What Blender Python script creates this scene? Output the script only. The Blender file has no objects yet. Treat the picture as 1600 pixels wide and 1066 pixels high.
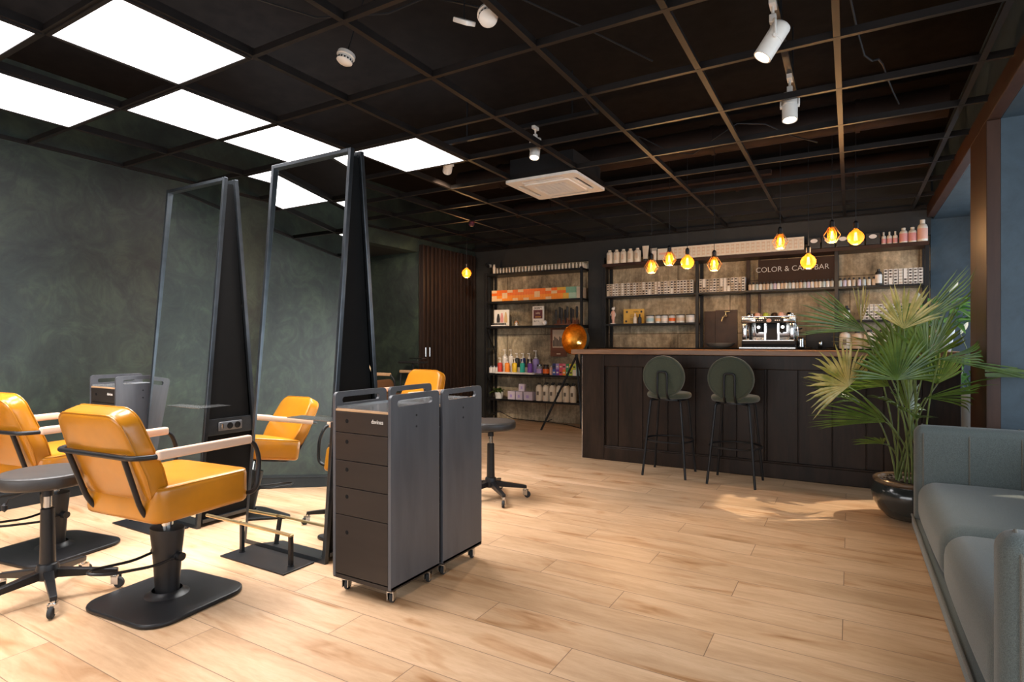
import bpy, bmesh, math, random
from mathutils import Vector, Matrix
random.seed(7)
R = math.radians
PI = math.pi
SC = bpy.context.scene
COL = SC.collection

# ------------------------------------------------------------------ camera, world, light, exposure
THETA = 30.26                       # the room is seen turned to the left of its own depth axis
CH = 1.13                           # eye height
cam_d = bpy.data.cameras.new('camera'); cam = bpy.data.objects.new('camera', cam_d); COL.objects.link(cam)
cam.location = (0, 0, CH); cam.rotation_euler = (R(90), 0, R(THETA))
cam_d.sensor_width = 36; cam_d.lens = 905/1600*36; cam_d.shift_y = 2/1600; cam_d.clip_start = .05
SC.camera = cam
SC.view_settings.view_transform = 'Standard'
SC.view_settings.look = 'None'
SC.view_settings.exposure = 0.0
SC.view_settings.gamma = 1
SC.view_settings.use_curve_mapping = False

world = bpy.data.worlds.new('sky'); SC.world = world; world.use_nodes = True
wn = world.node_tree.nodes; bg = wn['Background']
bg.inputs[0].default_value = (.72, .84, 1.0, 1); bg.inputs[1].default_value = 1.4

def add_light(name, kind, loc, energy, color=(1,1,1), rot=None, aim=None, parent=None, **kw):
    d = bpy.data.lights.new(name, kind); d.energy = energy; d.color = color
    for k, v in kw.items(): setattr(d, k, v)
    o = bpy.data.objects.new(name, d); COL.objects.link(o); o.location = loc
    if aim is not None:
        o.rotation_euler = (Vector(aim)-Vector(loc)).to_track_quat('-Z', 'Y').to_euler()
    elif rot: o.rotation_euler = rot
    if parent: o.parent = parent
    return o
# daylight that falls through the shop windows behind the viewpoint and in the right wall
add_light('daylight_front', 'AREA', (-2.1, -3.3, 1.6), 150, (1.0, .96, .92), aim=(-2.1, 2.0, 1.0), shape='RECTANGLE', size=5.0, size_y=2.2)
add_light('daylight_right', 'AREA', (1.45, 1.2, 1.4), 85, (.80, .90, 1.0), aim=(-3, 1.9, .9), shape='RECTANGLE', size=4.6, size_y=1.7)
add_light('daylight_far_bay', 'AREA', (1.45, 6.0, 1.4), 22, (.75, .88, 1.0), aim=(-1, 5.6, 1.0), shape='RECTANGLE', size=2.2, size_y=1.7)
sun = add_light('sun', 'SUN', (6, 9, 6), 4.6, (1.0, .86, .66), aim=(6-.90, 9-.62, 6-1.0)); sun.data.angle = R(.9)

# ------------------------------------------------------------------ materials
MATS = {}
def newmat(name):
    m = bpy.data.materials.new(name); m.use_nodes = True
    nt = m.node_tree; b = nt.nodes['Principled BSDF']
    MATS[name] = m
    return m, nt, b
def rgba(c): return (c[0], c[1], c[2], 1)
def noise(nt, scale, detail=4, rough=.6, vec=None, dist=0):
    n = nt.nodes.new('ShaderNodeTexNoise'); n.inputs['Scale'].default_value = scale
    n.inputs['Detail'].default_value = detail; n.inputs['Roughness'].default_value = rough
    n.inputs['Distortion'].default_value = dist
    if vec is not None: nt.links.new(vec, n.inputs['Vector'])
    return n
def objvec(nt, scale=(1,1,1), kind='Object'):
    t = nt.nodes.new('ShaderNodeTexCoord'); mp = nt.nodes.new('ShaderNodeMapping')
    mp.inputs['Scale'].default_value = scale
    nt.links.new(t.outputs[kind], mp.inputs['Vector'])
    return mp.outputs['Vector']
def ramp(nt, fac, stops):
    r = nt.nodes.new('ShaderNodeValToRGB'); e = r.color_ramp.elements
    while len(e) < len(stops): e.new(.5)
    for i, (p, c) in enumerate(stops): e[i].position = p; e[i].color = rgba(c)
    nt.links.new(fac, r.inputs['Fac']); return r.outputs['Color']
def bump(nt, b, h, strength=.2, dist=.01):
    n = nt.nodes.new('ShaderNodeBump'); n.inputs['Strength'].default_value = strength
    n.inputs['Distance'].default_value = dist
    nt.links.new(h, n.inputs['Height']); nt.links.new(n.outputs['Normal'], b.inputs['Normal'])
def simple(name, c, rough=.5, metal=0, var=.12, nscale=12, bumps=0, spec=None, coat=0, stretch=(1,1,1)):
    m, nt, b = newmat(name)
    b.inputs['Roughness'].default_value = rough; b.inputs['Metallic'].default_value = metal
    if spec is not None: b.inputs['Specular IOR Level'].default_value = spec
    if coat: b.inputs['Coat Weight'].default_value = coat; b.inputs['Coat Roughness'].default_value = .12
    v = objvec(nt, stretch)
    n = noise(nt, nscale, 3, .55, v)
    lo = tuple(x*(1-var) for x in c); hi = tuple(min(1, x*(1+var)) for x in c)
    nt.links.new(ramp(nt, n.outputs['Fac'], [(.3, lo), (.7, hi)]), b.inputs['Base Color'])
    if bumps: bump(nt, b, n.outputs['Fac'], bumps, .004)
    return m
def emit(name, c, s, base=(.8,.8,.8)):
    m, nt, b = newmat(name); b.inputs['Base Color'].default_value = rgba(base)
    b.inputs['Emission Color'].default_value = rgba(c); b.inputs['Emission Strength'].default_value = s
    return m
def wood(name, c1, c2, axis='z', rough=.5, scale=9, knots=None, bumps=.08, coat=0, spec=.5):
    m, nt, b = newmat(name); b.inputs['Roughness'].default_value = rough; b.inputs['Specular IOR Level'].default_value = spec
    s = {'x': (.12,1,1), 'y': (1,.12,1), 'z': (1,1,.12)}[axis]
    v = objvec(nt, s)
    n = noise(nt, scale, 6, .62, v, .6); n2 = noise(nt, scale*6, 4, .6, v)
    mx = nt.nodes.new('ShaderNodeMix'); mx.data_type = 'FLOAT'; mx.inputs[0].default_value = .35
    nt.links.new(n.outputs['Fac'], mx.inputs[2]); nt.links.new(n2.outputs['Fac'], mx.inputs[3])
    nt.links.new(ramp(nt, mx.outputs[0], [(.32, c1), (.68, c2)]), b.inputs['Base Color'])
    bump(nt, b, n2.outputs['Fac'], bumps, .004)
    if coat: b.inputs['Coat Weight'].default_value = coat; b.inputs['Coat Roughness'].default_value = .2
    return m

def make_floor():
    m, nt, b = newmat('oak_floor')
    L = nt.links.new
    tc = nt.nodes.new('ShaderNodeTexCoord'); sp = nt.nodes.new('ShaderNodeSeparateXYZ'); L(tc.outputs['Object'], sp.inputs[0])
    def M(op, a, c=None):
        n = nt.nodes.new('ShaderNodeMath'); n.operation = op
        for i, q in enumerate((a, c)):
            if q is None: continue
            if isinstance(q, (int, float)): n.inputs[i].default_value = q
            else: L(q, n.inputs[i])
        return n.outputs[0]
    W, LEN = .19, 1.29
    y = M('DIVIDE', M('SUBTRACT', sp.outputs['Y'], 2.528), W)
    row = M('FLOOR', y); fy = M('SUBTRACT', y, row)
    off = M('MULTIPLY', row, .3333)
    x = M('ADD', M('DIVIDE', M('ADD', sp.outputs['X'], .025), LEN), off)
    colm = M('FLOOR', x); fx = M('SUBTRACT', x, colm)
    cmb = nt.nodes.new('ShaderNodeCombineXYZ'); L(row, cmb.inputs[0]); L(colm, cmb.inputs[1])
    wn_ = nt.nodes.new('ShaderNodeTexWhiteNoise'); wn_.noise_dimensions = '2D'; L(cmb.outputs[0], wn_.inputs['Vector'])
    # grain coordinates shifted for each plank
    sh = nt.nodes.new('ShaderNodeVectorMath'); sh.operation = 'MULTIPLY_ADD'
    L(wn_.outputs['Color'], sh.inputs[0]); sh.inputs[1].default_value = (9, 9, 9); L(tc.outputs['Object'], sh.inputs[2])
    mp = nt.nodes.new('ShaderNodeMapping'); mp.inputs['Scale'].default_value = (.28, 1.7, 1); L(sh.outputs[0], mp.inputs['Vector'])
    n1 = noise(nt, 3.2, 5, .6, mp.outputs[0], .8)
    n2 = noise(nt, 30, 4, .7, mp.outputs[0], .2)
    mp2 = nt.nodes.new('ShaderNodeMapping'); mp2.inputs['Scale'].default_value = (1.1, 5.0, 1); L(sh.outputs[0], mp2.inputs['Vector'])
    n3 = noise(nt, 1.6, 3, .5, mp2.outputs[0], 1.2)
    c1 = ramp(nt, n1.outputs['Fac'], [(.28, (.46,.285,.160)), (.5, (.575,.375,.225)), (.72, (.67,.46,.295))])
    mx = nt.nodes.new('ShaderNodeMix'); mx.data_type = 'RGBA'; mx.blend_type = 'MULTIPLY'; mx.inputs[0].default_value = 1
    L(c1, mx.inputs[6]); L(ramp(nt, n2.outputs['Fac'], [(.3, (.87,.84,.80)), (.6, (1,1,1))]), mx.inputs[7])
    mx2 = nt.nodes.new('ShaderNodeMix'); mx2.data_type = 'RGBA'; mx2.blend_type = 'MULTIPLY'; mx2.inputs[0].default_value = 1
    L(mx.outputs[2], mx2.inputs[6]); L(ramp(nt, n3.outputs['Fac'], [(.24, (.55,.40,.27)), (.34, (.86,.78,.70)), (.43, (1,1,1))]), mx2.inputs[7])
    mx3 = nt.nodes.new('ShaderNodeMix'); mx3.data_type = 'RGBA'; mx3.blend_type = 'MULTIPLY'; mx3.inputs[0].default_value = 1
    L(mx2.outputs[2], mx3.inputs[6]); L(ramp(nt, wn_.outputs['Value'], [(0, (.93,.92,.90)), (1, (1.04,1.035,1.03))]), mx3.inputs[7])
    # joints
    ey = M('MINIMUM', fy, M('SUBTRACT', 1, fy)); ex = M('MINIMUM', fx, M('SUBTRACT', 1, fx))
    gap = M('MINIMUM', M('MULTIPLY', ey, W), M('MULTIPLY', ex, LEN))
    g = nt.nodes.new('ShaderNodeMapRange'); g.inputs['From Min'].default_value = .0006; g.inputs['From Max'].default_value = .0022
    L(gap, g.inputs['Value'])
    mx4 = nt.nodes.new('ShaderNodeMix'); mx4.data_type = 'RGBA'
    L(g.outputs[0], mx4.inputs[0]); mx4.inputs[6].default_value = (.17,.10,.06,1); L(mx3.outputs[2], mx4.inputs[7])
    L(mx4.outputs[2], b.inputs['Base Color'])
    b.inputs['Roughness'].default_value = .45; b.inputs['Specular IOR Level'].default_value = .3
    bump(nt, b, g.outputs[0], .25, .002)
make_floor()

def make_plaster(name, lo, mid, hi, rough=.42):
    m, nt, b = newmat(name)
    v = objvec(nt)
    n0 = noise(nt, 1.1, 6, .62, v, 1.6); n1 = noise(nt, 3.5, 8, .7, v, 2.6)
    mx = nt.nodes.new('ShaderNodeMix'); mx.data_type = 'FLOAT'; mx.inputs[0].default_value = .5
    nt.links.new(n0.outputs['Fac'], mx.inputs[2]); nt.links.new(n1.outputs['Fac'], mx.inputs[3])
    nt.links.new(ramp(nt, mx.outputs[0], [(.36, lo), (.5, mid), (.66, hi)]), b.inputs['Base Color'])
    b.inputs['Roughness'].default_value = rough
    bump(nt, b, n1.outputs['Fac'], .12, .01)
    return m
make_plaster('green_plaster', (.010,.013,.0125), (.020,.028,.023), (.042,.060,.040), .42)
make_plaster('dark_plaster', (.012,.012,.012), (.018,.018,.017), (.027,.026,.024), .55)
make_plaster('blue_plaster', (.020,.036,.050), (.030,.052,.070), (.040,.068,.090), .6)

def make_concrete():
    m, nt, b = newmat('board_concrete')
    v = objvec(nt, (5, 5, .8)); v2 = objvec(nt)
    n0 = noise(nt, 2.2, 8, .72, v, .4); n1 = noise(nt, 1.7, 7, .7, v2, .8); n2 = noise(nt, 22, 6, .75, v2)
    mx = nt.nodes.new('ShaderNodeMix'); mx.data_type = 'FLOAT'; mx.inputs[0].default_value = .6
    nt.links.new(n0.outputs['Fac'], mx.inputs[2]); nt.links.new(n1.outputs['Fac'], mx.inputs[3])
    c = ramp(nt, mx.outputs[0], [(.36, (.12,.095,.065)), (.5, (.50,.40,.26)), (.63, (.92,.76,.52))])
    m2 = nt.nodes.new('ShaderNodeMix'); m2.data_type = 'RGBA'; m2.blend_type = 'MULTIPLY'; m2.inputs[0].default_value = 1
    nt.links.new(c, m2.inputs[6]); nt.links.new(ramp(nt, n2.outputs['Fac'], [(.3, (.6,.6,.6)), (.6, (1,1,1))]), m2.inputs[7])
    # form joints: horizontal every .62 m, vertical every 1.25 m
    tc = nt.nodes.new('ShaderNodeTexCoord'); br = nt.nodes.new('ShaderNodeTexBrick'); mp = nt.nodes.new('ShaderNodeMapping')
    mp.inputs['Rotation'].default_value = (R(90), 0, 0); nt.links.new(tc.outputs['Object'], mp.inputs['Vector']); nt.links.new(mp.outputs[0], br.inputs['Vector'])
    br.inputs['Scale'].default_value = 1; br.inputs['Brick Width'].default_value = 1.25; br.inputs['Row Height'].default_value = .62; br.inputs['Mortar Size'].default_value = .006
    br.inputs['Color1'].default_value = (1,1,1,1); br.inputs['Color2'].default_value = (.82,.80,.78,1); br.inputs['Mortar'].default_value = (.35,.32,.3,1)
    m3 = nt.nodes.new('ShaderNodeMix'); m3.data_type = 'RGBA'; m3.blend_type = 'MULTIPLY'; m3.inputs[0].default_value = 1
    nt.links.new(m2.outputs[2], m3.inputs[6]); nt.links.new(br.outputs['Color'], m3.inputs[7])
    nt.links.new(m3.outputs[2], b.inputs['Base Color']); b.inputs['Roughness'].default_value = .8
    bump(nt, b, n2.outputs['Fac'], .4, .01)
make_concrete()

simple('ceiling_black', (.0070,.0055,.0048), .85, var=.3, spec=.08)
simple('grid_bar', (.010,.0075,.0065), .42, var=.2, spec=.3)
simple('duct_brown', (.020,.011,.008), .6, var=.3, nscale=4, spec=.2)
simple('baseboard_dark', (.012,.015,.017), .4, spec=.3)
simple('black_metal', (.008,.008,.009), .40, 0, .2, spec=.35)
simple('frame_metal', (.075,.085,.095), .30, .9, .15)
simple('chrome', (.52,.52,.51), .12, 1, .05)
simple('steel', (.55,.55,.54), .22, 1, .08)
simple('black_plastic', (.012,.012,.013), .5, spec=.3)
simple('black_board', (.0045,.0045,.0045), .8, spec=.15)
simple('rubber', (.02,.02,.02), .75)
simple('white_plastic', (.70,.66,.60), .4, var=.05)
simple('white_gloss', (.78,.74,.70), .3, var=.04)
simple('amber_leather', (.42,.160,.008), .28, 0, .14, 5, 0, spec=.4, coat=.2)
simple('black_leather', (.024,.021,.019), .45, 0, .2, 20, .15)
wood('birch', (.56,.36,.25), (.68,.47,.34), 'y', .45, 6)
wood('dark_counter', (.007,.0045,.0035), (.034,.019,.012), 'z', .40, 9, bumps=.15, spec=.22)
wood('counter_top', (.13,.062,.030), (.36,.19,.100), 'x', .40, 7)
simple('brown_leather', (.10,.045,.020), .4)
wood('slat_wood', (.010,.006,.005), (.030,.016,.011), 'z', .5, 12, spec=.25)
wood('casing_wood', (.030,.013,.008), (.060,.028,.017), 'z', .42, 6, spec=.25)
wood('stained_ply_sheen', (.040,.042,.048), (.085,.087,.096), 'z', .34, 3.2, bumps=.03)  # trolley sides: paler blue-grey is reflected light put into the colour
wood('stained_ply_front', (.016,.012,.010), (.028,.020,.016), 'x', .42, 5, bumps=.03, spec=.3)
wood('ply_edge', (.34,.20,.10), (.50,.31,.17), 'x', .5, 8)
wood('red_wood', (.10,.030,.012), (.22,.070,.030), 'x', .45, 9)
simple('tray_metal', (.50,.50,.50), .18, .85, .06)
simple('brass', (.50,.38,.20), .30, .9, .1)
simple('gold_leaf', (.55,.24,.03), .35, .9, .25, 40)
simple('copper_dark', (.050,.024,.013), .45, .25, .4, 6)
simple('stone', (.28,.25,.22), .4, 0, .2, 6)
simple('socket_grey', (.16,.17,.18), .35, .5, .1)
simple('sign_board', (.040,.017,.009), .55, 0, .2, 3, spec=.25)
simple('teal_paint', (.035,.055,.055), .5)
simple('soil', (.035,.022,.014), .95, 0, .6, 60, .8)
simple('pot_glaze', (.030,.034,.032), .16, 0, .5, 3, coat=.5)
simple('pot_rim', (.11,.07,.04), .25, 0, .3, 8, coat=.5)
simple('white_ceramic', (.62,.64,.64), .3, 0, .05)
simple('paper_white', (.80,.76,.70), .6, 0, .05)
simple('cream', (.74,.67,.56), .45, 0, .06)
simple('ink', (.03,.03,.03), .6)
simple('swatch_black', (.035,.03,.03), .6); simple('swatch_brown', (.045,.025,.018), .6); simple('swatch_grey', (.16,.13,.10), .6); simple('carton', (.56,.47,.36), .6)
for nm, c in dict(orange=(.85,.16,.015), orange_light=(.90,.27,.02), sand=(.80,.52,.28), mint=(.20,.42,.30), mint_pale=(.40,.58,.46), mustard=(.72,.42,.06),
                  red=(.62,.05,.03), yellow=(.80,.52,.02), teal=(.02,.45,.36), violet=(.20,.07,.42), lilac=(.42,.32,.66), navy=(.03,.04,.16), blue=(.05,.12,.45),
                  pink=(.80,.20,.30), rose=(.70,.10,.16), green=(.06,.30,.12), lime=(.45,.55,.06), pale_lilac=(.62,.55,.66), maroon=(.10,.02,.03), blonde=(.62,.42,.20),
                  peach=(.75,.42,.32), beige=(.66,.50,.36), sky=(.35,.55,.62), sky_pale=(.50,.58,.58), salmon=(.70,.30,.28)).items():
    simple('paint_'+nm, c, .45, 0, .05)
simple('brown_glass', (.05,.02,.012), .12, 0, .1)
def fabric(name, c, sc=420):
    m, nt, b = newmat(name); v = objvec(nt)
    n = noise(nt, sc, 2, .5, v); n2 = noise(nt, 3, 3, .5, v)
    nt.links.new(ramp(nt, n.outputs['Fac'], [(.3, tuple(x*.62 for x in c)), (.7, tuple(x*1.3 for x in c))]), b.inputs['Base Color'])
    b.inputs['Roughness'].default_value = .92; b.inputs['Sheen Weight'].default_value = .25; b.inputs['Sheen Roughness'].default_value = .5
    bump(nt, b, n.outputs['Fac'], .35, .003)
fabric('sofa_fabric', (.105,.124,.118)); fabric('piping_fabric', (.13,.12,.095)); fabric('green_fabric', (.042,.050,.030), 300)
m, nt, b = newmat('mirror_glass'); b.inputs['Metallic'].default_value = 1; b.inputs['Roughness'].default_value = .006; b.inputs['Base Color'].default_value = (.86,.90,.88,1)
def clear(name, tint, rough=.02, alpha=.12, em=None):
    m, nt, b = newmat(name)
    out = nt.nodes['Material Output']; tr = nt.nodes.new('ShaderNodeBsdfTransparent'); tr.inputs[0].default_value = rgba(tint)
    mx = nt.nodes.new('ShaderNodeMixShader'); mx.inputs[0].default_value = alpha
    b.inputs['Base Color'].default_value = rgba(tint); b.inputs['Roughness'].default_value = rough
    if em: b.inputs['Emission Color'].default_value = rgba(em[0]); b.inputs['Emission Strength'].default_value = em[1]
    nt.links.new(tr.outputs[0], mx.inputs[1]); nt.links.new(b.outputs[0], mx.inputs[2]); nt.links.new(mx.outputs[0], out.inputs[0])
clear('window_pane', (1,1,1), .02, .06)
clear('clear_acrylic', (.75,.78,.78), .08, .35)
clear('jar_glass', (.9,.9,.9), .05, .25)
clear('amber_glass', (1.0,.62,.16), .05, .30, ((1.0,.36,.03), .8))
emit('filament', (1.0,.62,.20), 30)
emit('led_diffuser', (1.0,.965,.985), 3.2)
emit('spot_lens', (1.0,.80,.56), 14)
def leafmat(name, c1, c2):
    m, nt, b = newmat(name); v = objvec(nt)
    n = noise(nt, 11, 3, .6, v)
    nt.links.new(ramp(nt, n.outputs['Fac'], [(.38, c1), (.62, c2)]), b.inputs['Base Color'])
    b.inputs['Roughness'].default_value = .38
    out = nt.nodes['Material Output']; tl = nt.nodes.new('ShaderNodeBsdfTranslucent'); tl.inputs[0].default_value = rgba(tuple(min(1, x*1.6) for x in c2))
    mx = nt.nodes.new('ShaderNodeMixShader'); mx.inputs[0].default_value = .3
    nt.links.new(b.outputs[0], mx.inputs[1]); nt.links.new(tl.outputs[0], mx.inputs[2]); nt.links.new(mx.outputs[0], out.inputs[0])
leafmat('palm_green', (.032,.072,.010), (.105,.165,.028))
leafmat('palm_yellow', (.10,.15,.025), (.45,.37,.13))
leafmat('lily_green', (.035,.12,.03), (.10,.24,.06))
leafmat('lily_white', (.55,.62,.40), (.7,.75,.6))
simple('stem_green', (.13,.17,.05), .5, 0, .4, 9)

# ------------------------------------------------------------------ mesh helpers
class MB:
    """collects shapes into one mesh"""
    def __init__(s): s.v = []; s.f = []; s.mi = []; s.sm = []
    def add(s, vs, fs, mi=0, smooth=False, M=None):
        b = len(s.v)
        s.v += [tuple(M @ Vector(p)) if M is not None else tuple(p) for p in vs]
        s.f += [tuple(b+i for i in f) for f in fs]; s.mi += [mi]*len(fs); s.sm += [smooth]*len(fs)
        return s
    def box(s, x0, x1, y0, y1, z0, z1, mi=0, M=None):
        vs = [(x, y, z) for z in (z0, z1) for y in (y0, y1) for x in (x0, x1)]
        return s.add(vs, [(0,2,3,1), (4,5,7,6), (0,1,5,4), (2,6,7,3), (0,4,6,2), (1,3,7,5)], mi, False, M)
    def rbox(s, x0, x1, y0, y1, z0, z1, r=.02, mi=0, M=None, seg=3, puff=0):
        """box with rounded edges, optionally puffed like a cushion"""
        bm = bmesh.new(); bmesh.ops.create_cube(bm, size=1)
        bmesh.ops.scale(bm, vec=(x1-x0, y1-y0, z1-z0), verts=bm.verts)
        bmesh.ops.bevel(bm, geom=list(bm.edges), offset=r, segments=seg, profile=.5, affect='EDGES')
        if puff:
            bmesh.ops.subdivide_edges(bm, edges=[e for e in bm.edges if e.calc_length() > r*2.5], cuts=5, use_grid_fill=True)
            hx, hy, hz = (x1-x0)/2, (y1-y0)/2, (z1-z0)/2
            for v in bm.verts:
                k = (max(0, 1-(v.co.x/hx)**2))*(max(0, 1-(v.co.y/hy)**2))
                kz = (max(0, 1-(v.co.x/hx)**2))*(max(0, 1-(v.co.z/hz)**2)); kx = (max(0, 1-(v.co.y/hy)**2))*(max(0, 1-(v.co.z/hz)**2))
                v.co.z += (puff*k*(1 if v.co.z > 0 else -1)) if abs(v.co.z) > hz*.6 else 0
                v.co.y += (puff*.4*kz*(1 if v.co.y > 0 else -1)) if abs(v.co.y) > hy*.9 else 0
                v.co.x += (puff*.4*kx*(1 if v.co.x > 0 else -1)) if abs(v.co.x) > hx*.9 else 0
        bmesh.ops.translate(bm, vec=((x0+x1)/2, (y0+y1)/2, (z0+z1)/2), verts=bm.verts)
        bm.verts.index_update()
        s.add([v.co.copy() for v in bm.verts], [[v.index for v in f.verts] for f in bm.faces], mi, True, M); bm.free()
        return s
    def lathe(s, prof, n=24, mi=0, M=None, smooth=True, cap=True):
        vs = []; fs = []
        for r, z in prof:
            for k in range(n):
                a = 2*PI*k/n; vs.append((r*math.cos(a), r*math.sin(a), z))
        for i in range(len(prof)-1):
            for k in range(n):
                k2 = (k+1) % n; fs.append((i*n+k, i*n+k2, (i+1)*n+k2, (i+1)*n+k))
        if cap:
            if prof[0][0] > 1e-5: fs.append(tuple(reversed(range(n))))
            if prof[-1][0] > 1e-5: fs.append(tuple(range((len(prof)-1)*n, len(prof)*n)))
        return s.add(vs, fs, mi, smooth, M)
    def cyl(s, p0, p1, r0, r1=None, n=16, mi=0, M=None):
        p0, p1 = Vector(p0), Vector(p1); L = (p1-p0).length
        q = (p1-p0).to_track_quat('Z', 'Y').to_matrix().to_4x4(); T = Matrix.Translation(p0) @ q
        if M is not None: T = M @ T
        return s.lathe([(r0, 0), (r1 if r1 is not None else r0, L)], n, mi, T)
    def tube(s, pts, r, n=10, mi=0, M=None, closed=False, fillet=0, sq=False):
        P = [Vector(p) for p in pts]
        if fillet:
            Q = [P[0]] if not closed else []
            rng = range(1, len(P)-1) if not closed else range(len(P))
            for i in rng:
                a, b, c = P[i-1], P[i], P[(i+1) % len(P)]
                d1, d2 = (a-b), (c-b); f = min(fillet, d1.length*.45, d2.length*.45)
                A, C = b+d1.normalized()*f, b+d2.normalized()*f
                for k in range(6):
                    t = k/5; Q.append(A*(1-t)**2 + b*2*t*(1-t) + C*t*t)
            if not closed: Q.append(P[-1])
            P = Q
        N = len(P); rr = r if isinstance(r, (list, tuple)) else [r]*N
        vs = []; fs = []; up = None
        for i in range(N):
            if closed: t = (P[(i+1) % N]-P[i-1]).normalized()
            else: t = (P[min(i+1, N-1)]-P[max(i-1, 0)]).normalized()
            if up is None: up = Vector((0,0,1)) if abs(t.z) < .9 else Vector((1,0,0))
            side = t.cross(up).normalized(); up = side.cross(t).normalized()
            for k in range(n):
                a = 2*PI*(k+.5)/n; vs.append(P[i] + (side*math.cos(a)+up*math.sin(a))*rr[i]*(1.414 if sq else 1))
        M_ = N if closed else N-1
        for i in range(M_):
            i2 = (i+1) % N
            for k in range(n):
                k2 = (k+1) % n; fs.append((i*n+k, i*n+k2, i2*n+k2, i2*n+k))
        if not closed: fs += [tuple(reversed(range(n))), tuple(range((N-1)*n, N*n))]
        return s.add(vs, fs, mi, not sq, M)
    def sqt(s, pts, w, **k): return s.tube(pts, w/2, n=4, sq=True, **k)
    def prism(s, poly, z0, z1, mi=0, M=None, holes=()):
        n = len(poly)
        if not holes:
            vs = [(x, y, z0) for x, y in poly]+[(x, y, z1) for x, y in poly]
            fs = [tuple(reversed(range(n))), tuple(range(n, 2*n))]+[(i, (i+1) % n, n+(i+1) % n, n+i) for i in range(n)]
            return s.add(vs, fs, mi, False, M)
        bm = bmesh.new(); edges = []; loops = [poly]+list(holes)
        for lp in loops:
            vv = [bm.verts.new((x, y, z0)) for x, y in lp]
            for i in range(len(vv)): edges.append(bm.edges.new((vv[i], vv[(i+1) % len(vv)])))
        bmesh.ops.triangle_fill(bm, edges=edges, use_beauty=True, use_dissolve=False)
        ret = bmesh.ops.extrude_face_region(bm, geom=list(bm.faces))
        bmesh.ops.translate(bm, vec=(0, 0, z1-z0), verts=[g for g in ret['geom'] if isinstance(g, bmesh.types.BMVert)])
        bmesh.ops.recalc_face_normals(bm, faces=bm.faces); bm.verts.index_update()
        s.add([v.co.copy() for v in bm.verts], [[v.index for v in f.verts] for f in bm.faces], mi, False, M); bm.free()
        return s
    def sphere(s, c, r, mi=0, n=16, sc=(1,1,1)):
        prof = [(max(1e-6, math.sin(PI*i/10))*r, -math.cos(PI*i/10)*r) for i in range(11)]
        return s.lathe(prof, n, mi, Matrix.Translation(Vector(c)) @ Matrix.Diagonal((*sc, 1)), cap=False)
    def build(s, name, mats, parent=None, bevel=0, loc=None, rot=None, solid=0, sub=0):
        me = bpy.data.meshes.new(name); me.from_pydata(s.v, [], s.f); me.update()
        if isinstance(mats, str): mats = [mats]
        for m in mats: me.materials.append(MATS[m])
        me.polygons.foreach_set('material_index', s.mi); me.polygons.foreach_set('use_smooth', s.sm)
        if any(s.sm):
            try: me.set_sharp_from_angle(angle=R(38))
            except Exception: pass
        o = bpy.data.objects.new(name, me); COL.objects.link(o)
        if parent: o.parent = parent
        if loc: o.location = loc
        if rot: o.rotation_euler = rot
        if solid:
            q = o.modifiers.new('solid', 'SOLIDIFY'); q.thickness = solid; q.offset = 0
        if bevel:
            q = o.modifiers.new('bevel', 'BEVEL'); q.width = bevel; q.segments = 2; q.limit_method = 'ANGLE'; q.angle_limit = R(40)
        if sub:
            q = o.modifiers.new('sub', 'SUBSURF'); q.levels = sub; q.render_levels = sub
        return o
def BX(*a, **k): return MB().box(*a, **k)
def rrect(x0, x1, y0, y1, r, seg=5):
    pts = []
    for cx, cy, a0 in ((x1-r, y1-r, 0), (x0+r, y1-r, 90), (x0+r, y0+r, 180), (x1-r, y0+r, 270)):
        for k in range(seg+1):
            a = R(a0+90*k/seg); pts.append((cx+r*math.cos(a), cy+r*math.sin(a)))
    return pts
def tag(o, label=None, cat=None, group=None, kind=None):
    if label: o['label'] = label
    if cat: o['category'] = cat
    if group: o['group'] = group
    if kind: o['kind'] = kind
    return o
def thing(name, label, cat, loc=(0,0,0), rz=0, group=None):
    o = bpy.data.objects.new(name, None); COL.objects.link(o); o.empty_display_size = .1
    o.location = loc; o.rotation_euler = (0, 0, rz)
    return tag(o, label, cat, group)
def struct(o, label=None): o['kind'] = 'structure'; return tag(o, label)
def kids(o): return list(o.children)
def dup(o, loc=None, rz=None, label=None, group=None, parent=None):
    def cp(q, par):
        ch = kids(q); c = q.copy(); COL.objects.link(c); c.parent = par
        for k in ch: cp(k, c)
        return c
    c = cp(o, parent)
    if loc is not None: c.location = loc
    if rz is not None: c.rotation_euler = (0, 0, rz)
    if label: c['label'] = label
    if group: c['group'] = group
    return c
def text_mesh(name, body, size, mat, parent=None, loc=(0,0,0), rot=(R(90),0,0), extrude=.001, sx=1, offset=0, align='CENTER', spacing=1):
    cu = bpy.data.curves.new(name, 'FONT'); cu.body = body; cu.size = size; cu.extrude = extrude; cu.align_x = align; cu.align_y = 'CENTER'; cu.offset = offset; cu.space_character = spacing
    tmp = bpy.data.objects.new('tmp', cu); COL.objects.link(tmp)
    bpy.context.view_layer.update()
    me = bpy.data.meshes.new_from_object(tmp.evaluated_get(bpy.context.evaluated_depsgraph_get()))
    bpy.data.objects.remove(tmp); bpy.data.curves.remove(cu)
    me.materials.clear(); me.materials.append(MATS[mat])
    o = bpy.data.objects.new(name, me); COL.objects.link(o); o.location = loc; o.rotation_euler = rot; o.scale = (sx, 1, 1)
    if parent: o.parent = parent
    return o
def nth(k):                                  # 0 -> first
    w = ['first','second','third','fourth','fifth','sixth','seventh','eighth','ninth','tenth','eleventh','twelfth']
    if k < 12: return w[k]
    n = k+1; return '%d%s' % (n, {1:'st', 2:'nd', 3:'rd'}.get(n % 10 if not 10 < n % 100 < 20 else 0, 'th'))
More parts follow.
